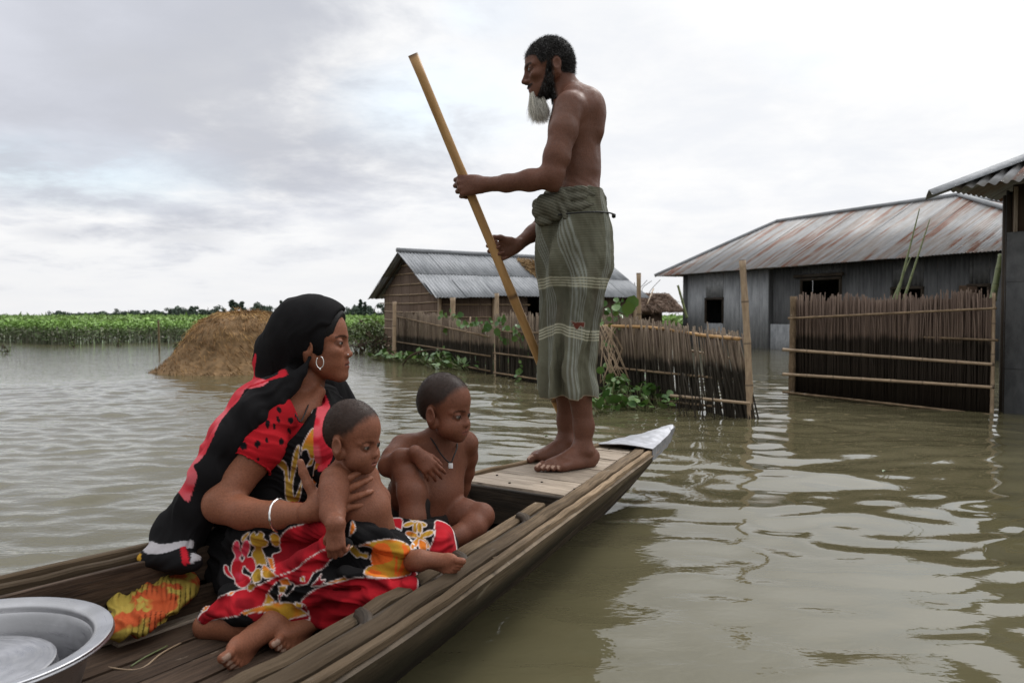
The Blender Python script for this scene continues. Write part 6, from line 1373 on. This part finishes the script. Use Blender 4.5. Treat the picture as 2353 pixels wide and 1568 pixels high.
def hcol(V, px):
    c = np.tile(BLK, (len(V), 1)) * (.7 + .9 * fbm(V * 24, 3))[:, None]
    paint(c, px, PKP, (.52, .035, .05), c2=(.62, .12, .14)); paint(c, px, zA([(1370, 738), (1385, 790), (1250, 830), (1170, 860), (1040, 905), (1060, 880), (1150, 850), (1290, 790), (1320, 750)]), (.42, .012, .022))
    paint(c, px, zA([(1105, 590), (1112, 640), (1098, 760), (1100, 815), (1070, 815), (1070, 700)]), (.50, .02, .035))
    paint(c, px, z2([(60, 690), (110, 655), (200, 675), (320, 655), (395, 655), (390, 700), (310, 700), (220, 730), (100, 735)]), (.36, .34, .35)); paint(c, px, z2([(385, 730), (455, 735), (440, 780), (370, 800)]), (.34, .32, .33))
    paint(c, px, z2([(312, 690), (350, 690), (372, 800), (330, 812)]), (.42, .012, .022)); paint(c, px, z2([(30, 720), (62, 740), (58, 790), (30, 780)]), YEL)
    paint(c, px, z5([(1228, 60), (1300, 190), (1345, 300), (1380, 780), (1240, 980), (1180, 850), (1165, 600), (1200, 300)]), (.50, .02, .035), c2=(.60, .09, .11)); paint(c, px, z5([(1185, 700), (1250, 780), (1248, 815), (1180, 745)]), (.42, .38, .40)); paint(c, px, z5([(1200, 330), (1212, 330), (1200, 560), (1185, 500)]), (.5, .45, .45))
    return c
cloth('headscarf', WOM, [(hood, 0), (hem_, .012), (band, .02), (back, .03), (tail, .03)], .0040, hcol, (.75, .3, -.55), 24, .0062, fine=((), (), ()), rel=1)
cloth('shawl_end', WOM, [(lsh, 0), (chain([P(745, 915, 2.33), P(752, 960, 2.27), P(748, 1010, 2.22), P(738, 1080, 2.17)], [.028, .036, .036, .034], .02), .02)], .004, hcol, (.9, .1, .3), 34, .004)
# sari: torso drape, lap and skirt --------------------------------
dr = [(ell(P(690, 1000, 2.245), (.122, .158, .135), WR), .03, 1), (ell(P(658, 1090, 2.235), (.122, .152, .13), WR), .04, 1), (ell(P(705, 1015, 2.175), (.080, .085, .078), WR), .03, 1), (rc(P(715, 940, 2.25), P(745, 915, 2.33), .045, .05), .03, 1), (rc(P(610, 1150, 2.2), P(590, 1220, 2.2), .12, .13), .05, 1), (ell(P(372, 710, 2.02), (.46, .5, .46)), .008, -1), (rc(P(640, 870, 2.2), P(702, 900, 2.2), .05, .062), .01, -1)]
sk = [(ell(P(585, 1240, 2.20), (.155, .16, .12)), .04, 1), (rc(P(500, 1262, 2.14), P(540, 1330, 2.02), .058, .05), .05, 1),
      (rc(P(590, 1262, 2.10), P(870, 1296, 1.94), .088, .082), .05, 1), (ell(P(892, 1302, 1.93), (.076, .085, .080)), .03, 1), (rc(P(885, 1350, 1.88), P(580, 1410, 1.86), .050, .034), .05, 1),
      (rc(P(640, 1230, 2.25), P(975, 1243, 2.12), .075, .054), .05, 1), (ell(P(995, 1250, 2.08), (.058, .075, .058)), .03, 1), (rc(P(990, 1275, 2.04), P(720, 1385, 1.96), .048, .045), .05, 1),
      (ell(P(730, 1325, 1.97), (.24, .13, .075)), .05, 1)]
hemc = chain([P(478, 1410, 1.82), P(560, 1402, 1.79), P(660, 1394, 1.84), P(760, 1398, 1.85), P(860, 1390, 1.83), P(940, 1362, 1.80)], [.016, .024, .026, .032, .034, .030], .04)
rid = [chain([P(476, 1412, 1.84), P(530, 1370, 1.83), P(610, 1335, 1.82), P(700, 1295, 1.82), P(760, 1258, 1.82), P(795, 1250, 1.82)], [.016, .024, .024, .026, .022, .012], .03),
       chain([P(560, 1400, 1.83), P(650, 1362, 1.81), P(740, 1330, 1.80), P(830, 1325, 1.80)], [.012, .018, .018, .010], .02), chain([P(620, 1405, 1.82), P(720, 1375, 1.80), P(860, 1370, 1.79), P(945, 1345, 1.80)], [.010, .014, .014, .010], .02),
       chain([P(700, 1300, 1.84), P(790, 1320, 1.80), P(880, 1335, 1.80)], [.012, .012, .01], .02), chain([P(800, 1205, 1.93), P(830, 1225, 1.88), P(880, 1235, 1.86), P(925, 1262, 1.86)], [.02, .026, .022, .014], .03),
       chain([P(540, 1240, 2.0), P(620, 1215, 1.97), P(700, 1212, 1.93), P(760, 1215, 1.88)], [.035, .035, .03, .02], .03), chain([P(480, 1405, 1.86), P(520, 1425, 1.85), P(600, 1440, 1.85), P(680, 1445, 1.86)], [.010, .012, .014, .012], .02), chain([P(980, 1215, 2.06), P(1015, 1250, 2.03), P(1022, 1290, 2.02)], [.014, .016, .012], .02)]
def scol(V, px):
    c = np.tile(BLK, (len(V), 1)) * (.7 + .6 * fbm(V * 20, 2))[:, None]; L_ = .9
    p = lambda poly, col, c2=None, line=L_: paint(c, px, poly, col, line, LIN, c2)
    p(z3([(1300, 110), (1480, 50), (1670, -10), (2000, -20), (2080, 60), (1990, 200), (1960, 380), (1820, 400), (1500, 620), (1150, 740), (1120, 600), (1100, 450), (1210, 400), (1190, 260)]), RED, RED2)
    p(z3([(1070, 200), (1130, 160), (1200, 220), (1190, 330), (1110, 320)]), YEL)
    p(z3([(800, 200), (860, 140), (890, 190), (930, 140), (990, 170), (985, 230), (1040, 270), (1030, 330), (960, 360), (1000, 460), (1025, 580), (960, 590), (920, 575), (880, 600), (835, 520), (830, 430), (870, 350), (820, 310)]), (.33, .19, .02), (.40, .24, .03))
    p(z3([(830, 720), (880, 640), (940, 640), (955, 740), (940, 800), (850, 820)]), (.30, .18, .02)); p(z3([(690, 240), (720, 190), (790, 140), (770, 200), (700, 280)]), YEL)
    p(z3([(970, 600), (1010, 590), (1060, 640), (1150, 740), (980, 755)]), ORG, YEL); p(z3([(1030, 485), (1110, 500), (1135, 660), (1080, 640)]), ORG, YEL)
    p(z3([(570, 330), (600, 270), (640, 260), (665, 310), (672, 395), (710, 290), (755, 250), (800, 290), (795, 400), (765, 475), (830, 480), (875, 560), (875, 650), (820, 690), (760, 640), (720, 600), (700, 690), (790, 740), (815, 800), (770, 860), (690, 895), (610, 840), (595, 780), (550, 690), (560, 560), (605, 475), (575, 400)]), RED, (.58, .05, .09))
    p(z3([(455, 590), (500, 600), (520, 660), (560, 720), (590, 775), (500, 730), (460, 670)]), RED)
    paint(c, px, z3([(660, 490), (700, 455), (730, 490), (700, 540)]), (.02, .02, .02), 1.2, LIN, smoothp=False)
    # sweeping red fold and hem
    p(z3([(100, 1330), (150, 1230), (280, 1110), (400, 1010), (600, 935), (900, 860), (1150, 745), (1400, 650), (1600, 490), (1830, 370), (2100, 360), (2080, 440), (1900, 500), (1800, 620), (1650, 700), (1560, 840), (1350, 880), (1220, 1000), (1180, 1090), (950, 1150), (640, 1265), (300, 1330), (220, 1420)]), RED, RED2, 1.0)
    p(z3([(770, 860), (830, 830), (880, 850), (830, 920), (780, 925)]), (.28, .17, .02)); p(z3([(500, 990), (540, 945), (610, 935), (560, 990)]), ORG)
    p(z3([(150, 1230), (190, 1140), (270, 1115), (220, 1190)]), ORG, YEL)
    p(z3([(1170, 810), (1110, 870), (1050, 960), (980, 1140), (1100, 1080), (1190, 1085), (1180, 1000), (1240, 960), (1300, 990), (1400, 860), (1300, 800)]), BLK); p(z3([(1190, 790), (1300, 760), (1360, 850), (1230, 860)]), ORG, YEL); p(z3([(1185, 870), (1300, 865), (1260, 960), (1190, 960)]), YEL); p(z3([(1000, 1080), (1040, 970), (1110, 1040), (1110, 1080), (990, 1130)]), ORG, YEL)
    p(z3([(1480, 760), (1530, 740), (1530, 810), (1480, 800)]), YEL, None, .8); p(z3([(1620, 870), (1700, 780), (1760, 700), (1750, 780), (1810, 780), (1760, 860), (1680, 870)]), RED2)
    # knee patch and lower red
    p(z4([(100, 1420), (300, 1225), (600, 1130), (880, 1070), (1200, 1075), (1500, 1035), (1640, 970), (1680, 1200), (1560, 1360), (1200, 1600), (400, 1800), (100, 1700)]), RED, RED2, 1.1)
    p(z3([(1280, 1300), (1500, 1100), (1600, 1300), (1500, 1340), (1300, 1360)]), RED2)
    p(z4([(430, 1150), (700, 1060), (740, 1100), (560, 1140)]), ORG, YEL)
    p(z4([(890, 640), (1200, 560), (1420, 570), (1570, 650), (1620, 780), (1600, 930), (1560, 1030), (1300, 1075), (980, 1035), (1000, 930), (1070, 900), (1040, 810), (1080, 700), (1000, 650)]), YEL, ORG)
    for q in ([(1090, 640), (1250, 610), (1330, 720), (1330, 840), (1090, 900), (1060, 820)], [(1470, 620), (1540, 680), (1560, 800), (1450, 1030), (1400, 1030), (1490, 800)], [(1380, 780), (1410, 780), (1400, 1030), (1360, 1040)], [(1040, 950), (1200, 1000), (1160, 1040), (1010, 1010)]): paint(c, px, z4(q), (.66, .12, .02))
    p(z4([(760, 690), (830, 645), (920, 740), (1010, 745), (1000, 815), (910, 790), (855, 800)]), YEL); p(z4([(760, 500), (790, 320), (820, 330), (840, 420), (790, 490)]), ORG)
    p(z4([(1640, 780), (1690, 770), (1690, 880), (1650, 920)]), ORG, YEL)
    # far knee: red with flowers
    p(z4([(1220, 290), (1400, 270), (1470, 290), (1460, 420), (1400, 410), (1330, 360)]), RED)
    p(z4([(1940, 300), (2120, 380), (2180, 560), (2200, 780), (2090, 900), (1830, 760), (1870, 600), (1910, 470), (1900, 380)]), RED, RED2)
    fl = lambda cx, cy, r, n, ph: [(cx + r * (.62 + .38 * math.cos(n * a)) * math.cos(a + ph), cy + r * (.62 + .38 * math.cos(n * a)) * math.sin(a + ph)) for a in np.linspace(0, 2 * math.pi, 41)[:-1]]
    p(z4(fl(1640, 325, 165, 5, .3)), YEL, (.33, .19, .02)); p(z4(fl(1705, 520, 200, 5, .9)), ORG, YEL); p(z4([(1700, 560), (1790, 600), (1800, 700), (1765, 745), (1720, 720), (1690, 640)]), ORG)
    paint(c, px, z4(oval(1692, 490, 20, 30)), (.01, .01, .01), 1, LIN); paint(c, px, z4(oval(1635, 318, 22, 12)), (.01, .01, .01), 1, LIN)
    for a, b in ((1410, 415), (1450, 435), (1560, 530), (1590, 570), (1620, 620), (1645, 670), (1660, 720)): paint(c, px, z4(oval(a, b, 22, 12, .6)), (.6, .6, .6), smoothp=False)
    # hem: orange, dark red, black border
    p(z3([(690, 1225), (860, 1165), (1080, 1105), (1300, 1090), (1400, 1110), (1500, 1190), (1560, 1250), (1380, 1300), (1230, 1330), (1000, 1225), (780, 1260)]), (.55, .16, .02), (.42, .23, .025))
    p(z3([(750, 1265), (1000, 1220), (1240, 1330), (1090, 1470), (950, 1430)]), (.22, .008, .014)); p(z3([(1400, 1080), (1500, 1110), (1490, 1180), (1420, 1150)]), YEL)
    paint(c, px, z3([(200, 1430), (300, 1345), (620, 1285), (700, 1240), (780, 1280), (1000, 1430), (1100, 1480), (1100, 1700), (100, 1700)]), BLK, 0)
    # left hip
    p(z3([(85, 160), (150, 80), (320, 80), (240, 140), (180, 190)]), YEL, ORG); p(z3([(20, 330), (60, 210), (120, 150), (190, 180), (150, 300), (170, 430), (90, 420)]), RED2)
    # torso print
    p(z5([(770, 890), (830, 850), (890, 930), (905, 1080), (950, 800), (1010, 690), (1000, 860), (945, 1090), (965, 1245), (1060, 1000), (1100, 900), (1165, 810), (1150, 900), (1090, 930), (1050, 1060), (1010, 1290), (930, 1300), (870, 1260), (855, 1000), (830, 950)]), (.40, .23, .03), (.46, .28, .05))
    p(z5([(1030, 790), (1060, 660), (1170, 510), (1178, 800), (1130, 830), (1100, 745), (1050, 750)]), ORG, YEL); p(z5([(1145, 1190), (1160, 1020), (1190, 870), (1240, 880), (1230, 1010)]), YEL, ORG); p(z5([(620, 940), (650, 860), (685, 820), (670, 890)]), YEL); p(z5([(1100, 340), (1130, 280), (1165, 285), (1140, 345)]), YEL)
    paint(c, px, z5([(1180, 60), (1230, 60), (1345, 290), (1380, 780), (1250, 1000), (1235, 900), (1180, 850), (1160, 600), (1200, 300)]), (.50, .02, .035), 0, LIN, (.62, .09, .11))
    paint(c, px, z5([(820, 1340), (900, 1300), (1090, 1310), (1080, 1400), (820, 1400)]), RED, 0)
    return c
cloth('sari', WOM, [(dr, 0), (sk, .03), (hemc, .03)] + [(r, .022) for r in rid], .0030, scol, (.30, -.35, .88), 34, .0085, floor=.083, rel=1)
# jewellery
bc = P(641, 1183, 1.94); ax_ = nrm(P(712, 1178, 1.915) - bc); R_ = rotm(ax_, (0, 0, 1)); ring = np.array([bc + R_ @ np.array((0, .0385 * math.cos(a), .0385 * math.sin(a))) for a in np.linspace(0, 2 * math.pi, 49)])
V, F, UV = sweep(ring, circ(.0032, 8), ax_, 1 + .35 * np.cos(np.linspace(0, 2 * math.pi * 16, 49)) ** 2, cap=False); mk('bracelet', V, F, M_SILVER, WOM, uv=UV)
ec = P(735, 832, 2.155); ring = np.array([ec + np.array((.010 * math.sin(a), 0, .016 * math.cos(a))) for a in np.linspace(.2, 5.6, 24)]); V, F, UV = sweep(ring, circ(.0014, 6), (0, 1, 0)); ER = mk('earring', V, F, M_SILVER, WOM, uv=UV)
tube('earring_drop', [P(735, 845, 2.155), P(735, 850, 2.155)], .0026, M_SILVER, ER); tube('nose_stud', [wf.p((9.2, -1.95, -3.0)), wf.p((9.2, -2.2, -3.0))], .0022, M_SILVER, WOM)
tube('neck_thread', [P(651, 905, 2.135), P(668, 935, 2.125), P(682, 958, 2.115), P(690, 968, 2.112), P(700, 950, 2.14), P(708, 930, 2.17)], .0020, M_BLACK, WOM, n=24, seg=5)
# ---------------------------------------------------------------- things lying in the boat
pc = [(.02, -.022), (.135, -.024), (.148, -.030), (.157, -.060), (.163, -.082), (.176, -.084), (.194, -.05), (.207, -.012), (.213, .0), (.240, .004), (.244, .001), (.243, -.003), (.212, -.006), (.195, -.03), (.172, -.082), (.15, -.090), (.10, -.088), (.02, -.088)]
bc_ = np.array((-.983, 1.403, .238)); an = np.linspace(0, 2 * math.pi, 97)[:-1]; pcs = catmull(pc, 90)
sf = 1.0; V = np.array([(bc_[0] + r * math.cos(a), bc_[1] + r * math.sin(a), bc_[2] + z * 1.5) for r, z in pcs for a in an]); m_ = len(pcs)
F = [(i * 96 + j, i * 96 + (j + 1) % 96, (i + 1) * 96 + (j + 1) % 96, (i + 1) * 96 + j) for i in range(m_ - 1) for j in range(96)]; F += [tuple(range(96)), tuple((m_ - 1) * 96 + q for q in range(96))[::-1]]
uv = np.array([(a, i / 30) for i in range(m_) for a in an]); tag(mk('basin', V, F, M_STEEL, None, uv=uv), 'dented aluminium basin with a wide rim at the lower left of the boat', 'basin')
ta, tb2, tc2, td = P(-140, 1424, 1.80), P(322, 1336, 1.93), P(318, 1392, 1.935), P(-140, 1520, 1.80)
A_ = np.array([[ta + (tb2 - ta) * u + ((td + (tc2 - td) * u) - (ta + (tb2 - ta) * u)) * t + np.array((0, 0, -.03 * t)) for t in np.linspace(0, 1, 6)] for u in np.linspace(0, 1, 24)])
V, F = sheet(A_, .003); tag(mk('metal_tray', V, F, M_STEEL, None, uv=np.concatenate([np.stack((np.repeat(np.linspace(0, 1, 24), 6), np.tile(np.linspace(0, .2, 6), 24)), 1)] * 2)), 'flat thin metal tray lying behind the basin against the boat side', 'tray')
def tcol(V, px):
    n_ = fbm(V * 24, 3); t = smooth01(n_, .40, .48)[:, None]; c = np.array((.34, .25, .05)) * t + np.array((.38, .070, .022)) * (1 - t)
    st = tri(V[:, 0] + .3 * V[:, 1] + .02 * fbm(V * 12, 2), .011, .0014) * smooth01(fbm(V * 9 + 9, 2), .40, .50); return c * (1 - .85 * st[:, None])
tw = [(rc(P(285, 1350, 1.93), P(430, 1335, 1.99), .018, .014), .02, 1), (rc(P(300, 1392, 1.87), P(425, 1352, 1.95), .014, .018), .02, 1), (rc(P(262, 1446, 1.74), P(372, 1412, 1.80), .014, .010), .02, 1), (rc(P(335, 1322, 1.98), P(352, 1392, 1.86), .022, .014), .02, 1), (rc(P(372, 1322, 1.99), P(386, 1376, 1.89), .016, .012), .014, 1), (rc(P(300, 1330, 1.96), P(268, 1380, 1.85), .014, .014), .02, 1), (rc(P(440, 1338, 1.98), P(418, 1376, 1.91), .012, .008), .014, 1), (rc(P(300, 1400, 1.83), P(290, 1440, 1.76), .020, .014), .02, 1), (rc(P(436, 1272, 2.08), P(425, 1340, 1.99), .014, .018), .02, 1), (ell(P(345, 1392, 1.88), (.075, .10, .016)), .03, 1), (ell(P(310, 1428, 1.80), (.060, .07, .012)), .03, 1), (ell(P(390, 1350, 1.95), (.06, .08, .014)), .03, 1)]
o = cloth('towel', None, [(tw, 0)], .003, tcol, (.8, .5, .1), 34, .008, floor=.086); tag(o, 'crumpled orange and yellow tie-dyed cloth behind the basin', 'cloth')
tag(tube('straw_stalk', [G(222, 1522, .088), G(262, 1534, .092), G(323, 1535, .09), G(370, 1500, .094), G(415, 1476, .092)], .0022, M_BAMBOOD, None, n=20, seg=5), 'long dry stalk lying across the floor planks before the basin', 'stalk', 'straw bits on the boat floor')
tag(tube('straw_stalk', [G(300, 1530, .092), G(330, 1510, .096), G(385, 1482, .093)], .0018, M_BAMBOOG, None, n=12, seg=5), 'thin greenish straw beside the long dry stalk', 'stalk', 'straw bits on the boat floor')
tag(tube('straw_stalk', [P(1105, 1262, 1.98), P(1122, 1280, 1.95), P(1142, 1278, 1.93)], .0018, M_BAMBOOD, None, n=10, seg=5), 'short wisp of straw caught on the near gunwale', 'stalk')
